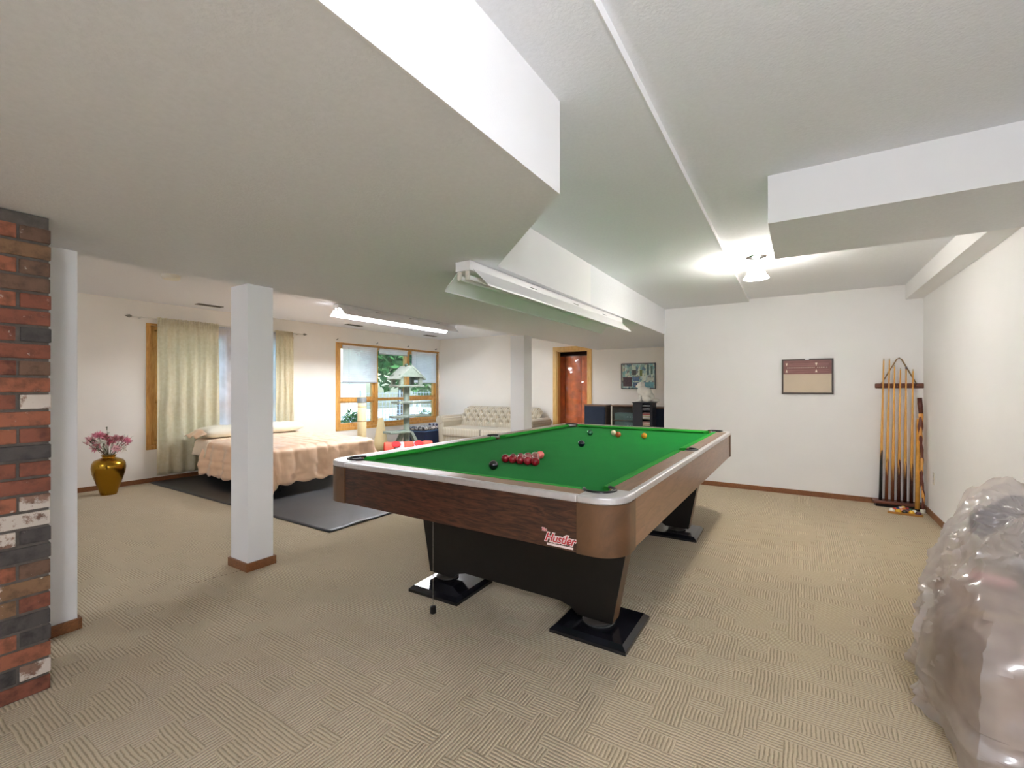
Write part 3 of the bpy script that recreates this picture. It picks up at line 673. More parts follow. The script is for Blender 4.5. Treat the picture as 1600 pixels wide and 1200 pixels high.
cf = thing('comforter', 'peach satin quilted comforter with scalloped hem draped over the bed', 'comforter', ((BX0+BX1)/2, (BY0+BY1)/2, BZ))
def hang(o): # overhang -> (horizontal, drop)
    rr = .06; t = min(o/rr, math.pi/2); e = max(0, o-rr*math.pi/2)
    return rr*math.sin(t)+e*.16, rr*(1-math.cos(t))+e*.985
def f(u, v):
    x = -hx+.42+u*(2*hx-.42+DROP); y = (v-.5)*(2*hy+2*DROP+.04)
    if v in (0, 1): y += (-1 if v == 0 else 1)*.03*abs(math.sin(x*13))
    if u == 1: x += .03*abs(math.sin(y*13))
    ox = max(0, x-hx); oy = max(0, abs(y)-hy); s = 1 if y > 0 else -1
    d_ = math.hypot(ox, oy)
    qd = .024*abs(math.sin(y/.165*math.pi))**.4 if d_ < .36 else .006     # puffs between the quilting lines
    puff = qd+.012*fbm(x*2.2, y*2.2, 4)+.007*fbm(x*7, y*7, 8)
    if d_ <= 0: return (x, y, .0+puff+.012*math.cos(y*1.6))
    ca_, sa_ = ox/d_, oy/d_
    h_, dr = hang(d_)
    fold = .055*min(1, d_/.3)*(.5*math.sin((y if ox > oy else x)*17+2.0*fbm(x, y, 3))+.8*fbm(x*3.5, y*3.5, 11))
    h_ = h_+fold*.8+puff*.6+.02*(1 if ox > 0 and oy > 0 else 0)
    zz = max(-BZ+.022, -dr+puff*.3)
    if -dr < -BZ+.022: h_ += (dr-BZ+.022)*.7
    return (min(x, hx)+ca_*h_, s*(min(abs(y), hy)+sa_*h_), zz)
o = obj('quilt', grid(new(), 130, 130, f), peach, cf, True); solidify(o, .012)
def f(u, v):      # turned down cream sheet near the pillows
    x = -hx+.16+u*.36; y = (v-.5)*(2*hy+.50); oy = max(0, abs(y)-hy); s = 1 if y > 0 else -1
    h_, dr = hang(oy)
    return (x+.01*fbm(y*3, x*3, 2), s*(min(abs(y), hy)+h_*1.3+.012*fbm(x*6, y*5, 1)), -dr+.016+.012*fbm(x*5, y*5, 6)+.012*(u < .9))
sh = obj('turned_sheet', grid(new(), 14, 60, f), mat('cream_sheet', (242, 224, 200), .8, var=.04), cf, True); solidify(sh, .008)
def pillow(label, x, y, rz):
    t = thing('pillow', label, 'pillow', (x, y, BZ+.048), rz, 'pillows at the head of the bed')
    def shape(sgn):
        def f(u, v):
            a, b = u*2-1, v*2-1; e = max(0, (1-a**4)*(1-b**4))**.5
            return (a*.22*(1-.06*b*b), b*.36*(1-.06*a*a), .075+sgn*.082*e+.012*fbm(a*2, b*2, sgn)*e)
        return f
    bm = grid(new(), 16, 22, shape(1)); grid(bm, 16, 22, shape(-1)); bmesh.ops.remove_doubles(bm, verts=bm.verts, dist=.001)
    obj('pillow_body', bm, mat('ivory_pillowcase', (236, 232, 214), .8, var=.03), t, True)
    def g(u, v): return ((u*2-1)*.21+.008*fbm(u*5, v, 2), -.35-v*.10, .07+.06*math.sin(u*3.14)*(1-v)-.05*v+.02*math.sin(u*14)*v)
    fl = obj('pillow_flange', grid(new(), 18, 5, g), peach, t, True); solidify(fl, .006)
pillow('ivory pillow with peach edge, nearer the vase', -7.30, 3.43, .04)
pillow('ivory pillow farther along the bed, next to the narrow curtain', -7.31, 4.26, -.03)
# vase
vz = thing('vase', 'round shouldered brass vase on the carpet beside the cream curtain', 'vase', (-7.33, 2.08, 0))
m, nt, b = newmat('polished_brass'); b.inputs['Base Color'].default_value = lin((168, 128, 42)); b.inputs['Metallic'].default_value = 1; n = tnoise(nt, coords(nt), 9, 4)
nt.links.new(ramp(nt, n.outputs['Fac'], [(.3, (.14, .14, .14, 1)), (.7, (.3, .3, .3, 1))]), b.inputs['Roughness'])
VR = .79
obj('vase_body', lathe(new(), [(r_*VR, z_) for r_, z_ in [(.10, 0), (.104, .006), (.122, .06), (.164, .17), (.203, .27), (.214, .335), (.208, .39), (.18, .43), (.12, .452), (.085, .462), (.078, .472), (.095, .488), (.10, .495), (.088, .493), (.07, .47)]], (0, 0, 0), 40, False), m, vz, True)
obj('vase_foot', lathe(new(), [(.08, 0.0), (.08, .006), (.001, .007)], (0, 0, 0), 40), m, vz)
fl = thing('flower_bouquet', 'bouquet of pink and white artificial flowers with twigs in the brass vase', 'bouquet', (-7.33, 2.08, .46))
pinks = [mat('pink_petal', c, .7, var=.15, vs=20) for c in ((238, 160, 182), (226, 136, 160), (244, 200, 206), (206, 146, 152))]
whp = mat('white_petal', (240, 238, 230), .7); grn = mat('dull_leaf', (96, 104, 74), .7, var=.3, vs=15); twg = mat('brown_twig', (96, 70, 56), .8)
random.seed(5)
def petal(bm, base, dirv, L_, W_):
    dirv = dirv.normalized(); side = dirv.cross(Vector((random.uniform(-1, 1), random.uniform(-1, 1), random.uniform(-1, 1)))).normalized(); up_ = dirv.cross(side)
    p = [base, base+dirv*L_*.5+side*W_*.5+up_*L_*.08, base+dirv*L_-up_*L_*.12, base+dirv*L_*.5-side*W_*.5+up_*L_*.08]
    vv = [bm.verts.new(q) for q in p]; bm.faces.new((vv[0], vv[1], vv[2])); bm.faces.new((vv[0], vv[2], vv[3]))
for k in range(17):
    a = random.uniform(0, 6.28); e = random.uniform(.25, 1.25); rr = random.uniform(.15, .27)
    c = Vector((math.cos(a)*math.cos(e)*rr*.85, math.sin(a)*math.cos(e)*rr*.95, .045+math.sin(e)*rr*1.1))
    if c.x < -.17: c.x = -.17
    obj('stem', tube(new(), [(c.x*.08, c.y*.08, -.2), (c.x*.2, c.y*.2, .03), c], .003, 5), grn, fl)
    bm = new(); white = k % 5 == 4
    for q in range(46):
        dv = Vector((random.gauss(0, 1), random.gauss(0, 1), random.gauss(0, 1))).normalized()+c.normalized()*.6
        petal(bm, c, dv, random.uniform(.04, .075), .02)
    obj('flower_head', bm, whp if white else pinks[k % 4], fl)
for k in range(13):
    a = random.uniform(0, 6.28); d_ = Vector((math.cos(a)*.6, math.sin(a)*.9, random.uniform(.5, 1.2))).normalized(); ln = random.uniform(.26, .36)
    if k == 0: d_ = Vector((.0, -.05, 1)); ln = .37
    if d_.x < 0: d_.x *= .5
    pts = [d_*ln*t+Vector((.012*fbm(k, t*5, 1), .02*fbm(t*5, k, 2), 0)) for t in (0, .25, .5, .75, 1)]
    tw = obj('twig', tube(new(), pts, [.003, .003, .0025, .002, .001], 5), twg, fl)
    bm = new()
    for q in range(14):
        p = d_*ln*random.uniform(.5, 1); petal(bm, p, d_+Vector((random.gauss(0, .7), random.gauss(0, .7), random.gauss(0, .5))), .03, .012)
    obj('twig_leaves', bm, (grn, whp, pinks[3])[k % 3], tw)

# ---- blinds on the three pane window
slatm = sheermat('white_slat', (246, 248, 250), .0)
def blind(label, y0, y1, zt, zb):
    t = thing('window_blind', label, 'blind', (XW+.028, (y0+y1)/2, zb), 0, 'white slatted blinds'); h = (y1-y0)/2
    obj('head_rail', box(new(), -.015, .02, -h, h, zt-zb-.03, zt-zb, .002), 'white', t)
    bm = new(); n_ = int((zt-zb-.03)/.02) if zt-zb > .3 else 9; st = (zt-zb-.03)/n_
    for k in range(n_): box(bm, -.003, .003, -h+.005, h-.005, .0+k*st+.008, .0+k*st+.008+st*.9, 0)
    o = obj('slats', bm, slatm, t); o['kind'] = 'stuff'
    obj('bottom_rail', box(new(), -.012, .012, -h+.003, h-.003, -.012, .006, .002), mat('blind_rail_grey', (170, 172, 176), .5), t)
    obj('wand', tube(new(), [(.02, -h+.14, zt-zb-.03), (.022, -h+.14, -.02)], .004, 6), 'glass', t)
blind('white blind lowered over the left pane of the wide window', 5.82, 6.70, 2.19, 1.45)
blind('white blind pulled fully up over the middle pane', 6.76, 7.60, 2.19, 2.075)
blind('white blind lowered over the right pane of the wide window', 7.74, 8.58, 2.19, 1.45)
for k, y in enumerate((5.70, 6.70, 7.62, 8.58)):
    o = obj('curtain_hook', tube(new(), [(0, 0, 0), (.03, 0, .0), (.05, 0, .012), (.05, 0, .03)], .007, 7), mat('dark_hook', (90, 86, 84), .4)); o.location = (XW, y, 2.285)
    tag(o, ('small hook above the left corner of the wide window', 'small hook above the first window mullion', 'small hook above the second window mullion', 'small hook above the right corner of the wide window')[k], 'hook', 'hooks above the window')

# ================================================================== CAT FURNITURE, BINS, SOFA
sage = mat('sage_carpet_covering', (124, 136, 124), .95, var=.14, vs=25, bump=.5, bs=180, sheen=.3); rope = stripemat('sisal_rope', [(196, 178, 132), (222, 206, 164)], 'Z', 40)
ct = thing('cat_tree', 'pale green carpeted cat tree with a roofed perch house on top', 'cat tree', (-6.75, 6.62, 0), R(-12))
obj('base_board', box(new(), -.30, .30, -.28, .28, 0, .035, .012), sage, ct)
obj('pole', tube(new(), [(0, 0, .03), (0, 0, 1.36)], .062, 16), sage, ct)
def shelf(cx, cy, sx, sy, z_): obj('shelf', box(new(), cx-sx, cx+sx, cy-sy, cy+sy, z_-.025, z_+.02, .018), sage, ct)
shelf(.0, .22, .15, .28, 1.03); shelf(0.02, -.12, .13, .18, 1.04); shelf(.0, .22, .14, .27, .76); shelf(0, -.17, .13, .16, .75); shelf(0, -.22, .15, .24, .45)
for s in (-1, 1):
    bm = new(); prism(bm, [(s*.06, .44), (s*.27, .03), (s*.37, .03), (s*.12, .44)], -.05, .05, 'x'); obj('brace', bm, sage, ct)
obj('house_floor', box(new(), -.20, .20, -.30, .30, 1.345, 1.39, .02), sage, ct)
for px in (-.15, .15):
    for py in (-.22, .22): obj('house_post', box(new(), px-.035, px+.035, py-.035, py+.035, 1.39, 1.60, .008), sage, ct)
for s in (-1, 1):
    bm = new(); prism(bm, [(s*0, 1.78), (s*0, 1.74), (s*.30, 1.49), (s*.325, 1.51)], -.23, .23, 'x'); obj('roof_panel', bm, sage, ct)
bm = new(); prism(bm, [(-.27, 1.55), (.27, 1.55), (0, 1.75)], .205, .22, 'x'); obj('gable', bm, sage, ct)
obj('ridge_ball', ball(new(), (0, 0, 1.79), .04, 2), mat('dark_green_knob', (60, 74, 62), .8), ct, True)
sp = thing('scratching_post', 'tall sisal wrapped scratching post with a grey top behind the bed', 'scratching post', (-6.72, 5.48, 0))
obj('post_base', box(new(), -.2, .2, -.2, .2, 0, .03, .01), sage, sp)
obj('sisal_column', tube(new(), [(0, 0, .03), (0, 0, 1.10)], .078, 20), rope, sp, True)
obj('post_cap', lathe(new(), [(.082, 1.06), (.084, 1.15), (.075, 1.16)], (0, 0, 0), 20), mat('grey_carpet_cap', (112, 118, 118), .95), sp)
for zz in (.42, .72, .98): obj('cord_ring', lathe(new(), [(.079, zz), (.082, zz+.006), (.079, zz+.012)], (0, 0, 0), 20, False), mat('brown_cord', (140, 112, 70), .9), sp)
cn = thing('scratching_cone', 'beige tapered scratching cone standing beside the cat tree', 'scratching post', (-7.32, 6.45, 0))
obj('cone_base', lathe(new(), [(.19, 0), (.19, .03)], (0, 0, 0), 24), sage, cn)
obj('sisal_cone', lathe(new(), [(.16, .03), (.13, .25), (.085, .52), (.05, .70), (.035, .715)], (0, 0, 0), 24), rope, cn, True)
# fabric cat tunnel
tn = thing('cat_tunnel', 'red and grey fabric cat tunnel with round holes lying by the bed', 'cat toy', (-6.0, 5.92, 0), R(52))
greyf = mat('grey_fabric', (186, 182, 188), .85); redf = mat('red_fabric', (222, 84, 66), .8); dred = mat('dark_red_lining', (176, 30, 34), .85)
for k in range(5):
    x0 = -.42+k*.17
    def f(u, v, x0=x0):
        a = u*6.283; rr = .175+.006*math.sin(v*3.14)+.008*fbm(u*3, v+k, 2)
        return (x0+v*.17, rr*math.cos(a)*1.05, .178+rr*math.sin(a))
    solidify(obj('fabric_band', grid(new(), 32, 5, f), (redf, greyf)[k % 2 == 1], tn, True), .004)
for x in (-.22, .18): obj('round_opening', lathe(new(), [(.085, -.004), (.08, .008), (.07, .012), (.0001, .010)], (0, 0, 0), 20, False), dred, tn, True)
for o, x in zip([c for c in tn.children if c.name.startswith('round_opening')], (-.22, .18)): o.location = (x, -.10, .178+.150); o.rotation_euler = (R(32), 0, 0)
bl_ = thing('blue_blanket', 'crumpled pale blue blanket on the floor in front of the bins', 'blanket', (-5.62, 6.88, 0), R(-20))
def f(u, v):
    a, b = u*2-1, v*2-1; e = max(0, (1-a**4)*(1-b**4))
    return (a*.36, b*.45, .012+e*(.20+.08*fbm(a*2, b*2, 1)+.03*fbm(a*6, b*6, 4)))
obj('blanket_folds', grid(new(), 40, 50, f), mat('pale_blue_fleece', (176, 200, 226), .9, sheen=.3), bl_, True)
# bins
t1 = thing('storage_tote', 'navy blue plastic storage tote under the cat tree shelves', 'storage tote', (-7.30, 7.70, 0), R(8))
bm = new(); prism(bm, [(-.21, 0), (.21, 0), (.235, .34), (-.235, .34)], -.27, .27, 'y'); obj('tote_body', bm, mat('navy_plastic', (44, 58, 92), .4), t1)
obj('tote_lid', box(new(), -.25, .25, -.29, .29, .34, .365, .008), mat('blue_lid', (92, 130, 186), .4), t1)
ck = thing('spotted_cushion', 'black and white spotted cushion lying on the navy tote', 'cushion', (-7.28, 7.66, .368), R(8))
def cush(sgn):
    def f(u, v):
        a, b = u*2-1, v*2-1; e = max(0, (1-a**6)*(1-b**6))**.5
        return (a*.26, b*.30, .045+sgn*.045*e)
    return f
bm = grid(new(), 14, 14, cush(1)); grid(bm, 14, 14, cush(-1)); bmesh.ops.remove_doubles(bm, verts=bm.verts, dist=.001)
obj('cushion_body', bm, patchmat('leopard_spots', [(230, 228, 226), (50, 48, 52), (230, 228, 226), (90, 86, 90)], 32), ck, True)
t2 = thing('drawer_unit', 'small burgundy drawer unit with pale edges between the tote and the sofa', 'drawer unit', (-7.30, 8.24, 0))
burg = mat('burgundy_plastic', (92, 52, 64), .4); pale = mat('pale_edge', (214, 196, 200), .5)
obj('unit_body', box(new(), -.22, .20, -.2, .2, 0, .42, .01), burg, t2)
for k in range(3):
    dr = obj('drawer', box(new(), .20, .225, -.19, .19, .02+k*.135, .135+k*.135, .006), burg, t2)
    obj('drawer_edge', box(new(), .215, .232, -.19, .19, .125+k*.135, .142+k*.135, .004), pale, dr)
o = bx('folded_cloth', -.2, .18, -.18, .18, 0, .06, patchmat('dark_print_cloth', [(60, 58, 80), (220, 220, 226), (80, 76, 96)], 20), bev=.025); o.location = (-7.3, 8.24, .421); tag(o, 'folded dark printed cloth on top of the burgundy drawers', 'cloth')
# sofa
sf = thing('sofa', 'cream striped sofa with tufted back and rolled arms against the cream wall', 'sofa', (-5.72, 7.74, 0))
sfm = stripemat('cream_stripe_upholstery', [(172, 160, 138), (198, 188, 166), (166, 158, 144), (206, 196, 176)], 'X', 7)
sw = 1.16
obj('sofa_base', box(new(), -sw, sw, .04, .92, .06, .26, .02), sfm, sf)
obj('wood_rail', box(new(), -sw, sw, .02, .05, .05, .085, .006), 'trimwood', sf)
for q in ((-1.08, .12), (1.08, .12), (-1.08, .86), (1.08, .86)): obj('foot', lathe(new(), [(.03, 0), (.035, .03), (.03, .062)], (*q, 0), 12), 'trimwood', sf)
for k in range(2): obj('seat_cushion', box(new(), -sw+.10+k*(sw-.10), -.003+k*(sw-.097), -.02, .70, .26, .45, .045), sfm, sf)
for s in (-1, 1):
    bm = new(); n_ = 18; prof = [(s*(sw-.13), .10), (s*(sw-.13), .55)]
    for k in range(n_+1):
        a = R(190-k*255/n_); prof.append((s*(sw-.005+.115*math.cos(a)), .60+.10*math.sin(a)))
    prof.append((s*(sw+.01), .10)); prism(bm, prof, .02, .84, 'y'); autosmooth(obj('arm', bm, sfm, sf), 35)
    o = obj('arm_scroll', lathe(new(), [(.10, 0), (.10, .012), (.085, .02)], (0, 0, 0), 20), sfm, sf)
    o.location = (s*(sw-.005), 0.022, .60); o.rotation_euler = (R(90), 0, 0)
btm = mat('brown_tuft_button', (120, 108, 92), .9)
tufts = [(i*.19+(.095 if j % 2 else 0)-1.05, .56+j*.10) for j in range(4) for i in range(12)]
def f(u, v):
    x = (u*2-1)*(sw-.10); z_ = .40+v*.50
    e = abs(u*2-1); topz = .90-.10*max(0, (e-.86)/.14)**2
    z_ = .40+v*(topz-.40)
    y = .66+.10*v-.07*math.sin(min(1, v*1.02)*3.14)**.6
    dmin = min(math.hypot(x-tx, (z_-tz)) for tx, tz in tufts)
    y += .060*math.exp(-(dmin/.035)**2)+.022*math.exp(-(dmin/.075)**2)
    if z_ > .83: y += .01*abs(math.sin(x*16.5))
    if v > .93: y += (v-.93)/.07*.07
    return (x, y, z_)
bm = grid(new(), 150, 40, f)
obj('backrest', bm, sfm, sf, True)
bk = obj('back_frame', box(new(), -sw+.17, sw-.17, .80, .93, .10, .855, .04), sfm, sf)
for k, (tx, tz) in enumerate(tufts):
    if abs(tx) < sw-.16: obj('tuft_button', ball(new(), (tx, f((tx/(sw-.10)+1)/2, (tz-.40)/.50)[1]-.004, tz), .014, 1), btm, bk)

# ================================================================== ALCOVE: speakers, stereo cabinet, disc tower
dk = mat('black_ash_veneer', (34, 32, 34), .5, var=.2, scale=(1, 1, 8)); grille = mat('navy_speaker_cloth', (36, 46, 64), .9, var=.1, vs=200); topm = wood('walnut_top', (120, 90, 70), (146, 112, 88), (1, 8, 8), 3)
def speaker(label, x0, x1, y, zt):
    t = thing('floor_speaker', label, 'speaker', ((x0+x1)/2, y, 0), 0, 'loudspeakers by the alcove wall'); h = (x1-x0)/2
    obj('cabinet', box(new(), -h, h, 0, .32, 0, zt-.02, .004), mat('brown_vinyl', (92, 78, 72), .5), t)
    obj('speaker_top', box(new(), -h, h, -.01, .32, zt-.02, zt, .004), topm, t)
    obj('grille', box(new(), -h+.012, h-.012, -.022, 0, .05, zt-.035, .01), grille, t)
speaker('large navy fronted floor speaker beside the doorway', -3.62, -3.17, 8.38, 1.0)
speaker('narrow navy fronted speaker behind the disc tower', -2.28, -1.98, 8.40, .98)
sc = thing('stereo_cabinet', 'brown stereo cabinet with a glass door between the speaker and disc tower', 'cabinet', (-2.80, 8.36, 0)); 
bm = new()
for q in ((-.25, -.23, 0, .36, 0, .98), (.23, .25, 0, .36, 0, .98), (-.23, .23, .34, .36, 0, .98), (-.23, .23, 0, .34, 0, .06)): box(bm, *q)
obj('carcass', bm, mat('brown_cabinet', (110, 90, 76), .5), sc); obj('cabinet_top', box(new(), -.26, .26, -.01, .36, .98, 1.005, .004), topm, sc)
obj('cabinet_edge', box(new(), -.26, -.235, -.012, 0, 0, .98), mat('pale_edge_strip', (206, 202, 190), .5), sc)
obj('glass_door', box(new(), -.22, .22, -.006, 0, .07, .96), 'glass', sc)
for k in range(5):
    o = obj('hifi_unit', box(new(), -.20, .20, .02, .30, 0, .13, .004), mat('grey_hifi', (120, 134, 132), .4)); o.location = (-2.80, 8.37, .062+k*.165); tag(o, 'grey hi-fi unit behind the glass door, shelf %s from the floor' % ('one', 'two', 'three', 'four', 'five')[k], 'stereo', 'hi-fi units in the cabinet')
    for q in range(3):
        kn = obj('knob', lathe(new(), [(.012, 0), (.011, .012)], (0, 0, 0), 10), 'alu', o); kn.location = (.06+q*.05, .02, .06); kn.rotation_euler = (R(90), 0, 0)
    if k: bx('shelf_board', -.228, .228, .01, .34, .045+k*.165, .058+k*.165, topm, sc)
ctw = thing('disc_tower', 'black disc storage tower with the white figurine on its top', 'disc rack', (-2.34, 8.05, 0)); TH = 1.075
blk = mat('black_tower', (38, 38, 44), .45)
obj('tower_side', box(new(), -.20, -.03, 0, .26, 0, TH-.015, .003), blk, ctw)
obj('tower_back', box(new(), -.03, .135, .17, .26, 0, TH-.015), blk, ctw); obj('tower_side', box(new(), .11, .15, 0, .26, 0, TH-.015, .003), blk, ctw)
obj('tower_top', box(new(), -.215, .165, -.015, .275, TH-.015, TH, .004), blk, ctw); obj('tower_base', box(new(), -.215, .165, -.015, .275, 0, .03), blk, ctw)
cdc = [mat('case_%d' % k, c, .3) for k, c in enumerate(((226, 224, 222), (206, 150, 140), (224, 214, 170), (150, 152, 150), (190, 92, 86), (232, 226, 206), (90, 88, 92)))]
for k, zz in enumerate((1.005, .955, .935, .875, .855, .835, .815, .795, .775, .72, .70, .68, .66)):
    o = obj('disc_case', box(new(), -.065, .065, 0, .15, 0, .012, .001), cdc[(0, 3, 6, 1, 4, 5, 2, 0, 2, 1, 5, 1, 2)[k]]); o.location = (.04-2.34, 8.055, zz)
    tag(o, 'disc case number %s from the top in the front of the black tower' % ('one two three four five six seven eight nine ten eleven twelve thirteen'.split()[k]), 'disc case', 'disc cases in the tower')
    bx('slot_pin', -.03, .11, .0, .16, zz-.004, zz-.001, blk, ctw)
# seated white figurine: one continuous body
fg = thing('dog_figurine', 'fluffy white seated animal figurine on the black disc tower', 'figurine', (-2.36, 8.16, TH), R(-8))
bm = new()
for c, r_, s_ in (((.06, 0, .10), .105, (1.15, .8, .95)), ((.0, 0, .15), .09, (.95, .8, 1.25)), ((-.035, -.005, .20), .092, (1, .95, 1.1)), ((.03, 0, .17), .095, (1.2, .9, 1.0)), ((-.06, -.02, .30), .070, (1, 1, .95)), ((-.105, -.045, .285), .032, (1.2, 1, .8)),
                  ((-.05, -.05, .07), .034, (.9, .9, 2.1)), ((-.05, .045, .07), .034, (.9, .9, 2.1)), ((-.075, -.055, .02), .034, (1.4, 1, .6)), ((-.075, .05, .02), .034, (1.4, 1, .6)),
                  ((.08, -.085, .06), .06, (1.3, .7, .95)), ((.08, .08, .06), .06, (1.3, .7, .95)), ((.20, .02, .035), .04, (1.9, 1.1, .85)), ((-.035, -.068, .315), .032, (.6, .5, 1.6)), ((-.035, .052, .315), .032, (.6, .5, 1.6))):
    ball(bm, c, r_, 3, s_)
for v_ in bm.verts:
    n_ = fbm(v_.co.x*26, v_.co.y*26, v_.co.z*18, 2); v_.co += v_.co.normalized()*n_*.006
    v_.co.z = max(.001, v_.co.z)
o = obj('body', bm, mat('white_fur', (240, 238, 228), .9, var=.06, vs=30, bump=.6, bs=70, sheen=.4), fg, True); rm = o.modifiers.new('fuse', 'REMESH'); rm.mode = 'VOXEL'; rm.voxel_size = .007; rm.use_smooth_shade = True
for s in (-1, 1): obj('eye', ball(new(), (-.124, -.024+s*.026, .318), .007, 2), 'blackplastic', fg, True)
obj('nose', ball(new(), (-.144, -.05, .292), .010, 2), mat('tan_nose', (196, 170, 140), .5), fg, True)
# framed print
pf = thing('framed_print', 'framed busy interior print with cool greens above the disc tower', 'picture', (-2.65, YB-.002, 1.56))
bm = new()
for q in ((-.335, .335, .235, .25), (-.335, .335, -.25, -.235), (-.335, -.32, -.235, .235), (.32, .335, -.235, .235)): box(bm, q[0], q[1], -.025, 0, q[2], q[3], .002)
obj('frame', bm, mat('dark_thin_frame', (58, 62, 70), .4), pf)
obj('print', box(new(), -.32, .32, -.010, -.004, -.235, .235), patchmat('busy_print', [(210, 224, 206), (156, 186, 178), (222, 230, 214), (112, 140, 158), (186, 210, 206), (150, 150, 146), (140, 190, 188), (218, 220, 198)], 24, .5, stretch=(1.1, 1, .8)), pf)
flat = lambda c: mat('ink_%d_%d_%d' % c, c, .6, var=.25, vs=30)
for (x0, x1, z0, z1, c) in ((-.30, -.12, -.20, -.02, (96, 78, 84)), (-.10, .02, -.10, -.02, (110, 134, 172)), (.03, .08, .0, .12, (134, 146, 92)), (-.12, -.04, .02, .12, (96, 96, 96)), (.16, .30, -.09, -.03, (206, 212, 196)), (.17, .21, .02, .22, (96, 124, 124)), (.12, .30, -.22, -.12, (120, 170, 180)), (.24, .28, .03, .19, (104, 130, 122)), (-.10, .10, -.22, -.12, (108, 130, 160))):
    obj('printed_shape', box(new(), x0, x1, -.0112, -.010, z0, z1), flat(c), pf)
# ================================================================== SCORE BOARD, CUE RACK
sb = thing('score_board', 'dark framed snooker score board with white pointers and beige lower panel', 'score board', (.076, YF-.002, 1.48))
bm = new(); fw_, fh_ = .268, .217
for q in ((-fw_, fw_, fh_-.018, fh_), (-fw_, fw_, -fh_, -fh_+.018), (-fw_, -fw_+.018, -fh_+.018, fh_-.018), (fw_-.018, fw_, -fh_+.018, fh_-.018)): box(bm, q[0], q[1], -.028, 0, q[2], q[3], .002)
obj('frame', bm, mat('dark_brown_frame', (58, 44, 38), .35), sb)
obj('score_panel', box(new(), -fw_+.018, fw_-.018, -.016, -.004, .03, fh_-.018), wood('mahogany_panel', (104, 56, 50), (132, 80, 72), (1, 8, 8), 3), sb)
obj('lower_panel', box(new(), -fw_+.018, fw_-.018, -.014, -.004, -fh_+.018, .03), mat('beige_board', (204, 188, 168), .6, var=.04), sb)
ivory = mat('ivory_inlay', (240, 222, 204), .4)
for k in range(23): 
    x = -.205+k*.0185
    if abs(x-.095) > .012: obj('score_peg', ball(new(), (x, -.017, .108), .0055, 1), ivory, sb)
for z_ in (.155, .135, .075, .052): obj('score_line', box(new(), -.205, .22, -.0172, -.016, z_, z_+.0035), mat('pale_line', (170, 124, 116), .5), sb)
for x in (-.215, .095):
    for s in (-1, 1):
        bm = new(); prism(bm, [(x, .108+s*.018), (x-.012, .108+s*.058), (x+.012, .108+s*.058)], -.022, -.016, 'y'); obj('pointer', bm, ivory, sb)
obj('latch', box(new(), -.02, .02, -.031, -.027, fh_-.014, fh_-.002), 'alu', sb)
rk = thing('cue_rack', 'brown wooden cue rack rail hung from a cord on the far wall', 'cue rack', (.95, YF-.002, 0)); RW = .215
MT['rack'] = wood('dark_red_rack', (80, 40, 26), (116, 62, 40), (1, 8, 8), 3)
bm = new(); box(bm, -RW, RW, -.03, 0, 1.335, 1.39, .012); obj('upper_rail', bm, 'rack', rk)
clipm = mat('rubber_clip', (120, 70, 50), .5)
for k in range(7): o = obj('rail_clip', lathe(new(), [(.016, 0), (.016, .012), (.010, .018)], (0, 0, 0), 12), clipm, rk); o.location = (-.16+k*.053, -.03, 1.362); o.rotation_euler = (R(90), 0, 0)
obj('hanger_cord', tube(new(), [(-.16, -.02, 1.38), (-.02, -.02, 1.665), (0, -.02, 1.675), (.02, -.02, 1.665), (.15, -.02, 1.38)], .007, 6), mat('tan_cord', (150, 126, 92), .9), rk, True)
obj('wall_nail', tube(new(), [(0, 0, 1.68), (0, -.04, 1.68)], .005, 6), 'chrome', rk)
rb = thing('floor_cue_stand', 'dark brown wooden floor base under the butts of the cues', 'cue rack', (.95, YF-.002, 0))
obj('base_board', box(new(), -.245, .20, -.17, -.016, .035, .0645, .006), 'rack', rb); obj('base_foot', box(new(), -.22, .18, -.15, -.02, 0, .035), 'blackplastic', rb)
maple = (224, 166, 82)
def cuemat(name, butt, zsplit):
    m, nt, b = newmat(name); v = coords(nt); s_ = nt.nodes.new('ShaderNodeSeparateXYZ'); nt.links.new(v, s_.inputs[0])
    at = nt.nodes.new('ShaderNodeMath'); at.operation = 'ARCTAN2'; nt.links.new(s_.outputs[1], at.inputs[0]); nt.links.new(s_.outputs[0], at.inputs[1])
    sn = nt.nodes.new('ShaderNodeMath'); sn.operation = 'PINGPONG'; sn.inputs[1].default_value = .785; nt.links.new(at.outputs[0], sn.inputs[0])
    ml = nt.nodes.new('ShaderNodeMath'); ml.operation = 'MULTIPLY_ADD'; ml.inputs[1].default_value = .26; nt.links.new(sn.outputs[0], ml.inputs[0]); nt.links.new(s_.outputs[2], ml.inputs[2])
    gt = nt.nodes.new('ShaderNodeMath'); gt.operation = 'GREATER_THAN'; gt.inputs[1].default_value = zsplit; nt.links.new(ml.outputs[0], gt.inputs[0])
    n = tnoise(nt, coords(nt, (30, 30, 2)), 2, 4); mx = nt.nodes.new('ShaderNodeMix'); mx.data_type = 'RGBA'; nt.links.new(gt.outputs[0], mx.inputs['Factor'])
    mx.inputs['A'].default_value = lin(butt); nt.links.new(ramp(nt, n.outputs['Fac'], [(.3, lin((208, 146, 66))), (.7, lin((232, 180, 96)))]), mx.inputs['B'])
    nt.links.new(mx.outputs['Result'], b.inputs['Base Color']); b.inputs['Roughness'].default_value = .25; b.inputs['Coat Weight'].default_value = .4; return m
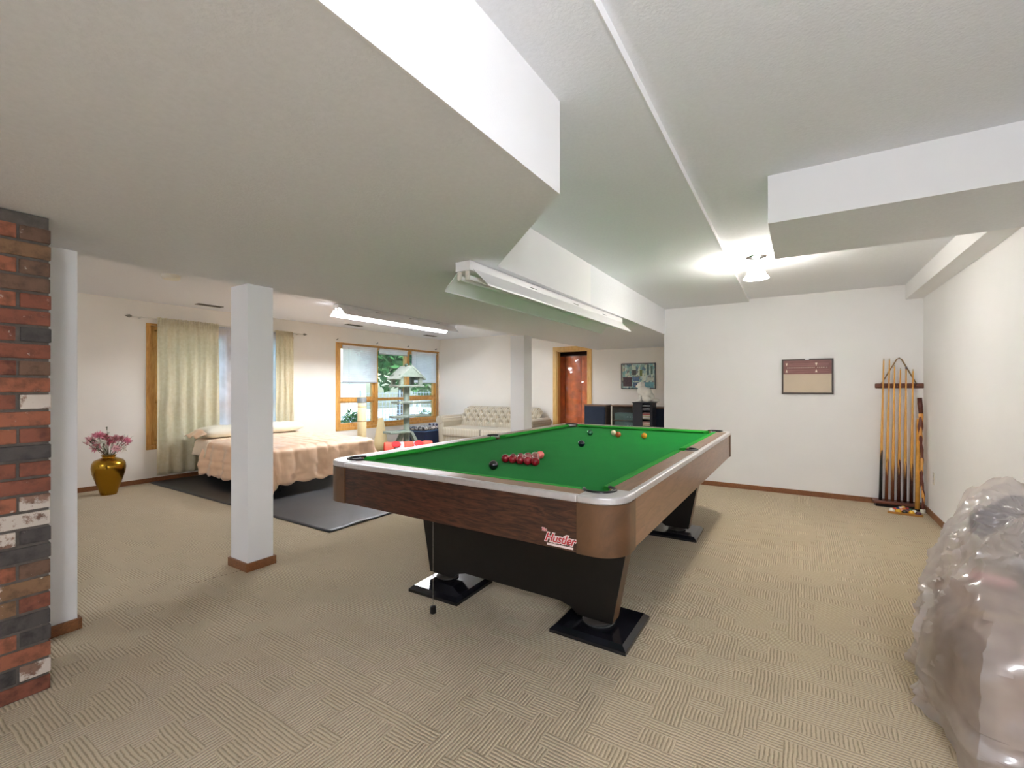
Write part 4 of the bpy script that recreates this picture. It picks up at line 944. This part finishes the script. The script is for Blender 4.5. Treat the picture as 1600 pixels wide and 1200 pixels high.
cues = [(.811, 1.675, (30, 34, 36), .62, 'leftmost cue in the rack with a black butt'), (.862, 1.674, (110, 56, 34), .48, 'second cue from the left, tall with a reddish brown butt'), (.907, 1.60, (112, 62, 38), .42, 'third cue from the left in the rack with a brown butt'),
        (.957, 1.565, (78, 40, 30), .50, 'fourth cue from the left in the rack with a dark butt'), (1.006, 1.572, (66, 34, 28), .46, 'fifth cue from the left in the rack with a dark tip'), (1.065, 1.548, (70, 36, 30), .44, 'rightmost short cue in the rack beside the carved cane')]
for k, (x, zt, butt, sp_, lab) in enumerate(cues):
    t = thing('billiard_cue', lab, 'cue', (.775+k*.0535, 6.60, .0655), 0, 'cues standing in the wall rack'); ln = zt-.066; dx = x-(.775+k*.0535); dy = .045
    def rp(a, b): return [(dx*q, dy*q, ln*q) for q in (a, (a+b)/2, b)]
    obj('shaft', tube(new(), [(dx*q, dy*q, ln*q) for q in (0, .2, .5, .8, .985)], [.0165, .0150, .012, .0085, .0065], 12), cuemat('cue_wood_%d' % k, butt, sp_), t, True)
    obj('cue_tip', tube(new(), [(dx*.985, dy*.985, ln*.985), (dx, dy, ln)], .0068, 10), mat('cue_tip_%d' % k, (60, 40, 80) if k == 4 else (200, 190, 170), .6), t)
# loose stick and carved cane in the corner
st_ = thing('wooden_stick', 'plain pale bamboo stick leaning in the corner beside the rack', 'stick', (1.076, 6.50, 0))
obj('stick_shaft', tube(new(), [(0, 0, .0), (.008, .026, .3), (.008, .027, .306), (.022, .075, .85), (.026, .09, 1.0)], [.021, .020, .022, .018, .015], 12), mat('yellow_bamboo', (222, 164, 76), .35, var=.2, vs=8), st_, True)
bm = new(); lathe(bm, [(.020, -.0), (.0225, .006), (.0225, .02), (.02, .024)], (0, 0, 0), 12); obj('stick_ferrule', bm, 'blackplastic', st_)
cnn = thing('carved_cane', 'tall twisted carved walking cane with dark bark and pale wood in the corner', 'cane', (1.112, 6.44, 0))
pts = []; rad = []
for k in range(34):
    t = k/33; zz = .03+t*1.17
    pts.append((.006*math.sin(t*16)-.004*t, .03*t+.006*math.cos(t*13)+.09*t, zz)); rad.append(.014+.008*max(0, math.sin(t*9+1))*(t > .3)+(.006 if t > .88 else 0)+.003*math.sin(t*60))
m, nt, b = newmat('bark_spiral'); wv = nt.nodes.new('ShaderNodeTexWave'); wv.bands_direction = 'DIAGONAL'; wv.inputs['Scale'].default_value = 1.6; wv.inputs['Distortion'].default_value = 6; wv.inputs['Detail Scale'].default_value = 1.5
nt.links.new(coords(nt, (4, 4, 1)), wv.inputs['Vector']); nt.links.new(ramp(nt, wv.outputs['Fac'], [(.72, lin((96, 40, 26))), (.80, lin((214, 154, 76)))]), b.inputs['Base Color']); b.inputs['Roughness'].default_value = .3
obj('cane_shaft', tube(new(), pts, rad, 12), m, cnn, True)
obj('cane_handle', tube(new(), [pts[-5], pts[-3], (pts[-1][0], pts[-1][1], 1.23)], [.020, .022, .021], 12), mat('dark_bark', (84, 36, 26), .35), cnn, True)
obj('rubber_tip', lathe(new(), [(.022, 0), (.022, .035), (.018, .04)], (0, 0, 0), 14), 'offwhite', cnn)
# triangle rack with pool balls
tr = thing('ball_triangle', 'wooden triangle rack filled with pool balls on the carpet below the cues', 'triangle rack', (.945, 6.36, 0), R(-4)); tr.location.z = 0
PB = .0275; side = PB*2*4+.075*1.0; tri = []
A_ = [(-.165, .125), (.165, -.01), (-.11, -.165)]
V3 = [Vector((a, b, 0)) for a, b in ((-.155, -.135), (.155, -.135), (0, .145))]
cen = sum(V3, Vector())/3
bm = new()
lo = []
for s_, zz in ((1.0, .002), (1.0, .024), (.93, .024), (.93, .002)):
    ring = []
    for i in range(3):
        p = cen+(V3[i]-cen)*s_; a = cen+(V3[i-1]-cen)*s_; c = cen+(V3[(i+1) % 3]-cen)*s_
        for q in (p+(a-p).normalized()*.03, p+(a-p).normalized()*.008+(c-p).normalized()*.008, p+(c-p).normalized()*.03): ring.append(bm.verts.new((q.x, q.y, zz)))
    lo.append(ring)
for a, b in zip(lo, lo[1:]+lo[:1]):
    for k in range(9): bm.faces.new((a[k], a[(k+1) % 9], b[(k+1) % 9], b[k]))
obj('triangle_frame', bm, mat('golden_wood', (176, 124, 60), .4), tr)
pcol = [(236, 232, 222), (226, 178, 50), (24, 24, 28), (228, 170, 40), (70, 36, 60), (196, 60, 44), (228, 150, 120), (92, 30, 40), (232, 226, 216), (40, 60, 110), (224, 130, 50), (50, 90, 60), (226, 200, 190), (150, 40, 50), (236, 206, 120)]
names = ['white', 'yellow', 'black', 'golden', 'plum', 'red', 'salmon', 'maroon', 'ivory', 'blue', 'orange', 'green', 'pale pink', 'crimson', 'pale yellow']
idx = 0; MW = tr.matrix_basis
bmb = ball(new(), (0, 0, 0), .0262, 3); ob = obj('pool_ball', bmb, 'white', None, True); pbme = ob.data; bpy.data.objects.remove(ob)
for r in range(5):
    for k in range(5-r):
        o = bpy.data.objects.new('pool_ball', pbme); COL.objects.link(o)
        o.location = MW @ Vector(((k-(4-r)/2)*.0532, -.100+r*.0462, .0265)); o.material_slots[0].link = 'OBJECT'; o.material_slots[0].material = ballmat(pcol[idx])
        tag(o, '%s pool ball in the triangle on the carpet, %s row' % (names[idx], ('near', 'second', 'middle', 'fourth', 'far')[r]), 'ball', 'pool balls in the wooden triangle'); idx += 1

# ================================================================== PLASTIC COVERED PILE
bxm = mat('brown_cardboard', (150, 122, 104), .85, var=.1, vs=5)
def crate(label, x, y, z_, sx, sy, h, rz, m):
    t = thing('cardboard_box', label, 'box', (x, y, z_), rz, 'boxes under the plastic sheet')
    obj('carton', box(new(), -sx, sx, -sy, sy, 0, h, .004), m, t)
    for s in (-1, 1): obj('flap', box(new(), -sx, sx, min(0, s*sy)+(.002 if s > 0 else 0), max(0, s*sy)-(.002 if s < 0 else 0), h, h+.004), m, t)
    obj('tape', box(new(), -sx, sx, -.025, .025, h+.004, h+.005), mat('tan_tape', (196, 164, 110), .3), t)
crate('brown cardboard box under the plastic at the near end of the pile', .825, 2.54, 0, .275, .38, .44, R(1), bxm)
crate('tall pale box under the plastic against the right wall', .97, 3.34, 0, .14, .24, .68, R(4), mat('pale_carton', (206, 196, 188), .8))
o = bx('navy_case', -.03, .03, -.17, .17, -.045, .045, mat('navy_fabric', (40, 44, 78), .7), bev=.018); o.location = (.80, 3.06, .742); o.rotation_euler = (.26, 0, R(-41)); tag(o, 'dark navy strap shaped case on top of the covered pile', 'case')
o = obj('pink_tube', tube(new(), [(.66, 2.90, .478), (.72, 2.88, .478), (.80, 2.86, .478)], .028, 14), mat('pink_plastic', (226, 160, 160), .4), None, True); tag(o, 'short pale pink tube lying on the covered pile', 'tube')
bm = new(); ball(bm, (.95, 2.70, .556), .115, 3, (1.2, 1.1, .78))
for v_ in bm.verts: v_.co += Vector((1, 1, 1))*.02*fbm(v_.co.x*9, v_.co.y*9, v_.co.z*9)
o = obj('blue_cloth_bundle', bm, mat('pale_blue_cloth', (160, 178, 206), .9), None, True); tag(o, 'pale blue cloth bundle on the covered boxes', 'cloth')
shp = [(x, y, .46) for x in (.535, 1.11) for y in (2.14, 2.94)]+[(x, y, .765) for x in (.80, 1.11) for y in (3.02, 3.58)]+[(.68, 2.90, .70), (.70, 2.97, .77), (.92, 3.18, .87), (.88, 3.22, .88), (.93, 2.70, .65), (.44, 2.58, .28), (.55, 2.88, .50),
       (.46, 2.32, 0), (.48, 2.10, 0), (.75, 2.03, 0), (1.12, 2.03, 0), (1.12, 3.66, 0), (.72, 3.62, 0), (.56, 3.30, 0), (.45, 2.72, 0)]
hb_ = new(); hv = [hb_.verts.new(p) for p in shp]; bmesh.ops.convex_hull(hb_, input=hv); planes = []
hc = Vector((.87, 2.85, .2))
for f_ in hb_.faces:
    n_ = f_.normal.copy() if f_.normal.length > .5 else (f_.verts[1].co-f_.verts[0].co).cross(f_.verts[2].co-f_.verts[0].co).normalized()
    if n_.dot(f_.calc_center_median()-hc) < 0: n_ = -n_
    if n_.z > -.9: planes.append((n_, n_.dot(f_.verts[0].co)))
hb_.free()
PCX, PCY, PCZ = .87, 2.88, .20
def rad_(d_):
    c_ = Vector((PCX, PCY, PCZ)); return min(((o_-n_.dot(c_))/n_.dot(d_) for n_, o_ in planes if n_.dot(d_) > 1e-4), default=1.2)
NU, NV = 150, 58
tab = []
for j in range(NV+1):
    ph = -.30*1.0+(math.pi/2+.30)*j/NV if False else (math.pi/2)*j/NV*1.0
    row = []
    for i in range(NU):
        a = 2*math.pi*i/NU; row.append(rad_(Vector((math.cos(a)*math.cos(ph), math.sin(a)*math.cos(ph), math.sin(ph)))))
    tab.append(row)
for it in range(1):     # the film rounds its edges a little
    tab = [[tab[j][i]*.5+(tab[j][i-1]+tab[j][(i+1) % NU]+tab[max(j-1, 0)][i]+tab[min(j+1, NV)][i])/8 for i in range(NU)] for j in range(NV+1)]
ps = thing('plastic_sheet', 'clear crinkled plastic dust sheet draped over boxes by the right wall', 'dust sheet', (PCX, PCY, 0))
bm = new(); rings = []
NS = 26
def place(i, j):
    a = 2*math.pi*i/NU
    if j >= 0:
        ph = (math.pi/2)*j/NV; d_ = Vector((math.cos(a)*math.cos(ph), math.sin(a)*math.cos(ph), math.sin(ph))); r_ = tab[j][i]
        wr = .012*fbm(d_.x*5+3, d_.y*5, d_.z*5, 4)+.026*(1-min(1, 5*abs(fbm(d_.x*1.8, d_.y*1.8+5, d_.z*1.2, 2))))+.014*(1-min(1, 6*abs(fbm(d_.x*4, d_.y*4-5, d_.z*2.5, 1))))
        p = d_*(r_+wr+.006)+Vector((0, 0, PCZ))
    else:
        k = -j/NS; r_ = tab[0][i]; zz = PCZ*(1-k)+.012*k
        fold = .025*k*max(0, math.sin(a*9+2*fbm(a, 1, 2)))+.04*fbm(math.cos(a)*4, math.sin(a)*4, k*2, 3)*(.3+k)
        p = Vector((math.cos(a), math.sin(a), 0))*(r_+.006+.022*(1-min(1, 4*abs(fbm(math.cos(a)*2.2, math.sin(a)*2.2+5, 0, 2))))+fold); p.z = zz
    if 0 < j < NV: p += Vector((random.uniform(-.003, .003), random.uniform(-.003, .003), random.uniform(-.003, .003)))
    p.x = min(p.x, XR-.03-PCX); return p
for j in range(-NS, NV+1): rings.append([bm.verts.new(place(i, j)) for i in range(NU)])
for a, b in zip(rings, rings[1:]):
    for k in range(NU): bm.faces.new((a[k], a[(k+1) % NU], b[(k+1) % NU], b[k]))
bmesh.ops.remove_doubles(bm, verts=bm.verts, dist=.0008); bmesh.ops.triangulate(bm, faces=bm.faces)
autosmooth(obj('sheet', bm, sheermat('clear_crinkled_plastic', (242, 234, 232), .50, .16, .6, .15, 9), ps, True), 34)

# ================================================================== OUTSIDE THE WINDOWS
struct(bx('ground_outside', XW-16, XW-.17, -4, 24, -.25, -.1, mat('pale_patio', (164, 168, 174), .9, var=.12, vs=1.5)), 'pale patio ground outside the windows')
leafm = [mat('leaf_green_%d' % k, c, .7, var=.4, vs=3) for k, c in enumerate(((44, 92, 40), (62, 112, 52), (86, 130, 62)))]
bark = mat('tree_bark', (80, 62, 48), .9)
def foliage(bm, c, rx, rz, n_, s_, rng):
    for k in range(n_):
        d_ = Vector((rng.gauss(0, 1), rng.gauss(0, 1), rng.gauss(0, 1))).normalized()*rng.uniform(.45, 1)
        p = Vector(c)+Vector((d_.x*rx, d_.y*rx, d_.z*rz)); L_ = rng.uniform(.6, 1.3)*s_
        a = Vector((rng.gauss(0, 1), rng.gauss(0, 1), rng.gauss(0, .6))).normalized()*L_; b = a.cross(Vector((rng.gauss(0, 1), rng.gauss(0, 1), 1))).normalized()*L_*.45
        vv = [bm.verts.new(q) for q in (p-a, p+b, p+a, p-b)]; bm.faces.new(vv)
def tree(label, x, y, h, rx, k, n_=2600, s_=.11, cat='tree', trunk=True):
    rng = random.Random(k); t = thing('garden_tree' if trunk else 'garden_shrub', label, cat, (x, y, -.1))
    if trunk: obj('trunk', tube(new(), [(0, 0, 0), (.05, .03, h*.4), (0, .05, h*.75)], [.12, .09, .05], 8), bark, t)
    bm = new()
    for q in range(6 if trunk else 3): foliage(bm, (rng.uniform(-.5, .5)*rx, rng.uniform(-.5, .5)*rx, h*(.35 if trunk else .5)+rng.uniform(0, .45)*h*(1 if trunk else .3)), rx*.7, h*(.28 if trunk else .4), n_//6, s_, rng)
    o = obj('crown', bm, leafm[k % 3], t); o['kind'] = 'stuff'
tree('dark green leafy tree outside behind the middle window pane', -12.6, 12.0, 4.2, 2.0, 0, 3600, .16)
tree('tall green tree outside beyond the left window pane', -17.0, 8.6, 4.8, 2.2, 1, 3600, .17)
tree('bright green tree outside at the right of the wide window', -13.6, 16.6, 3.6, 1.8, 2, 3000, .15)
tree('green tree outside behind the sheer curtain', -13.0, 5.0, 4.0, 2.0, 4, 3000, .16)
tree('low green bush outside below the left window pane', -9.0, 7.0, .95, .50, 1, 1600, .05, 'shrub', False)
tree('flowering dark bush outside below the right window pane', -9.1, 9.9, .8, .42, 0, 1200, .05, 'shrub', False)
fc = thing('wire_fence', 'grey wire mesh garden fence across the patio outside', 'fence', (-10.6, 10.6, -.1))
gm = mat('galvanised_wire', (150, 160, 176), .5, .6)
for k in range(6): obj('fence_post', tube(new(), [(0, -3.5+k*1.5, 0), (0, -3.5+k*1.5, 1.35)], .03, 8), gm, fc)
bm = new()
for k in range(10): box(bm, -.006, .006, -3.5, 4.0, .08+k*.13, .092+k*.13)
for k in range(56): box(bm, -.006, .006, -3.5+k*.135, -3.488+k*.135, .05, 1.3)
o = obj('wire_mesh', bm, gm, fc); o['kind'] = 'stuff'
for k, (x, y, lab) in enumerate(((-9.9, 10.4, 'white hoop backed garden chair outside the middle pane'), (-9.9, 12.4, 'white hoop backed garden chair outside the right pane'))):
    t = thing('garden_chair', lab, 'chair', (x, y, -.1), R(20), 'hoop backed chairs on the patio'); wi = mat('white_iron', (226, 232, 232), .5)
    obj('seat', lathe(new(), [(.22, .44), (.23, .46), (.22, .48)], (0, 0, 0), 20), wi, t)
    for q in range(4): a = R(45+90*q); obj('leg', tube(new(), [(.19*math.cos(a), .19*math.sin(a), .45), (.24*math.cos(a), .24*math.sin(a), 0)], .014, 6), wi, t)
    for rr in (.27, .16): obj('back_hoop', tube(new(), [(-.2, rr*math.sin(R(b_)), .78+rr*1.35*math.cos(R(b_))) for b_ in range(-180, 181, 20)], .014, 6, False), wi, t)
sh_ = thing('garden_shed', 'pale low building outside beyond the wire fence', 'building', (-21.5, 12, -.1))
obj('shed_wall', box(new(), -1, 1, -4, 5, 0, 1.7), mat('pale_siding', (216, 214, 206), .8), sh_)
bm = new(); prism(bm, [(-1.2, 1.7), (1.2, 1.7), (0, 2.2)], -4.2, 5.2, 'y'); obj('shed_roof', bm, mat('grey_roof', (150, 150, 152), .8), sh_)
